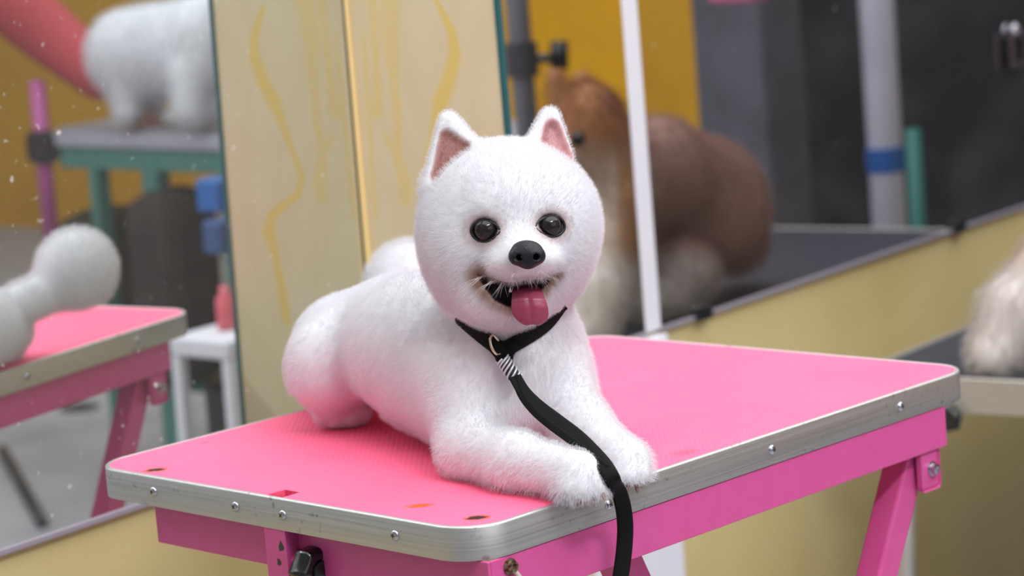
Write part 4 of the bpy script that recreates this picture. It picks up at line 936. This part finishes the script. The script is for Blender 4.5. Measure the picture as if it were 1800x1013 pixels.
for sg in (1, -1):
    tr_ = skinned('trouser_leg', [hip + side * .075 * sg, hip + side * .10 * sg + np.array([0, .02, -.40]), hip + side * .10 * sg + np.array([0, -.01, -.72])], [(0, 1), (1, 2)], [.105, .072, .056], mat('navy_denim', (44, 52, 74), .85)); tr_.parent = per; tr_.matrix_parent_inverse = pinv
    sh_ = obj('shoe', box(-.042, .042, -.07, .17, 0, .07, .025), mat('shoe_white', (210, 210, 212), .6), per, True); sh_.matrix_parent_inverse = pinv; q_ = hip + side * .10 * sg; sh_.location = (q_[0], q_[1] - .01, .0005)
hd = nk + np.array([0, .06, .19]); HS = Sdf(); wx = np.eye(3)
HS.ell(hd, (.072, .088, .10), .02, wx); HS.ell(hd + np.array([0, .03, -.07]), (.05, .055, .05), .03, wx); HS.ell(hd + np.array([0, .09, -.015]), (.011, .016, .02), .012, wx)
for sg in (1, -1): HS.ell(hd + np.array([.072 * sg, 0, -.01]), (.01, .018, .03), .008, wx); HS.cut(('ell', hd + np.array([.03 * sg, .088, .012]), np.array([.015, .008, .008]), wx), .01)
HS.cut(('ell', hd + np.array([0, .088, -.06]), np.array([.02, .006, .003]), wx), .004)
Vh, Qh = nets(HS, hd - .16, hd + .16, .005); o = obj('head', mesh_np('head', Vh, Qh), skin_c, None, True); o.parent = per; o.matrix_parent_inverse = pinv
HR = Sdf(); HR.ell(hd + np.array([0, -.02, .025]), (.082, .09, .092), .02, wx); HR.cap(hd + np.array([0, -.08, -.02]), hd + np.array([0, -.10, -.14]), .04, .022, .03); HR.cut(('ell', hd + np.array([0, .10, -.03]), np.array([.075, .085, .09]), wx), .01)
Vh, Qh = nets(HR, hd - .22, hd + .18, .006); o = obj('hair', mesh_np('hair', Vh, Qh), mat('hair_dark', (34, 26, 24), .5), None, True); o.parent = per; o.matrix_parent_inverse = pinv
for sg in (1, -1):
    bm = bmesh.new(); bmesh.ops.create_uvsphere(bm, u_segments=12, v_segments=8, radius=.011); o = obj('eye', bm, MATS['dark_eye'], None, True); o.location = hd + np.array([.03 * sg, .077, .012]); o.parent = per; o.matrix_parent_inverse = pinv
# black pipe lying on the floor and floor drain seen low in the mirror
def fl_pt(x, y):
    v = at(x, y, 1) - CP; n = np.array([0, math.cos(TILT), math.sin(TILT)]); o_ = np.array([0, 0, .6453]); k = ((o_ - CP) @ n) / (v @ n); H = CP + v * k; r_ = v - 2 * (v @ n) * n; return H + r_ * (-H[2] / r_[2])
pa, pb = fl_pt(5, 800), fl_pt(75, 930); hs = obj('hose', tube([(*pa[:2], .0125), (*((pa + pb) / 2)[:2], .0125), (*pb[:2], .0125)], .012, 12), mat('hose_black', (26, 28, 30), .5), None, True); tag(hs, 'black hose lying on the pale floor, seen low in the left mirror', 'hose')
pa = fl_pt(140, 718); dr_ = thing('floor_drain', 'small dark floor drain in the pale concrete', 'drain', (pa[0], pa[1], 0)); obj('rim', lathe([(0, .05), (.003, .05), (.0035, .04)], (0, 0, 0), (0, 0, 1), 20), mat('drain_dark', (42, 42, 46), .6), dr_)
for k in range(-2, 3): obj('slat', box(-.035, .035, k * .013 - .003, k * .013 + .003, .0034, .0054), MATS['bare_dark_metal'], dr_)

# white dog on the steel table
WD = Sdf(); t0 = 4.85
WD.cap(rvl(235, 90, t0), rvl(340, 80, t0 - .1), .085, .09, .05); WD.ell(rvl(215, 95, t0), (.055, .068, .06), .03); WD.ell(rvl(370, 60, t0 - .12), (.07, .075, .07), .03)
for x, t in ((222, t0 - .03), (262, t0 + .06), (330, t0 - .16), (368, t0 - .06)): WD.cap(rvl(x, 130, t), rvl(x, 192, t), .034, .026, .03)
WD.ell(rvl(430, 20, t0 - .15), (.065, .06, .065), .03); WD.cap(rvl(430, 30, t0 - .16), rvl(462, 45, t0 - .2), .03, .022, .02)
WD.tri(rvl(415, -40, t0 - .15), rvl(410, -10, t0 - .14), rvl(430, -14, t0 - .15), .01, .01); WD.tri(rvl(450, -40, t0 - .15), rvl(438, -12, t0 - .14), rvl(456, -8, t0 - .15), .01, .01)
allp = np.array([o_[1] for o_ in WD.ops]); lo, hi = allp.min(0) - .13, allp.max(0) + .13
wcol = lambda P: np.tile([.74, .75, .80], (len(P), 1))
wd_, winv = furry('dog', 'white dog standing on the steel table, seen only in the left mirror', WD, lo, hi, .007, wcol, 12000, .02, (float(allp[:, 0].mean()), float(allp[:, 1].mean()), TZ2 + .0085), .0003)
for x, y in ((442, 12), (420, 14)):
    bm = bmesh.new(); bmesh.ops.create_uvsphere(bm, u_segments=12, v_segments=8, radius=.009); o = obj('eye', bm, MATS['dark_eye'], None, True); o.location = rvl(x, y, t0 - .215); o.parent = wd_; o.matrix_parent_inverse = winv
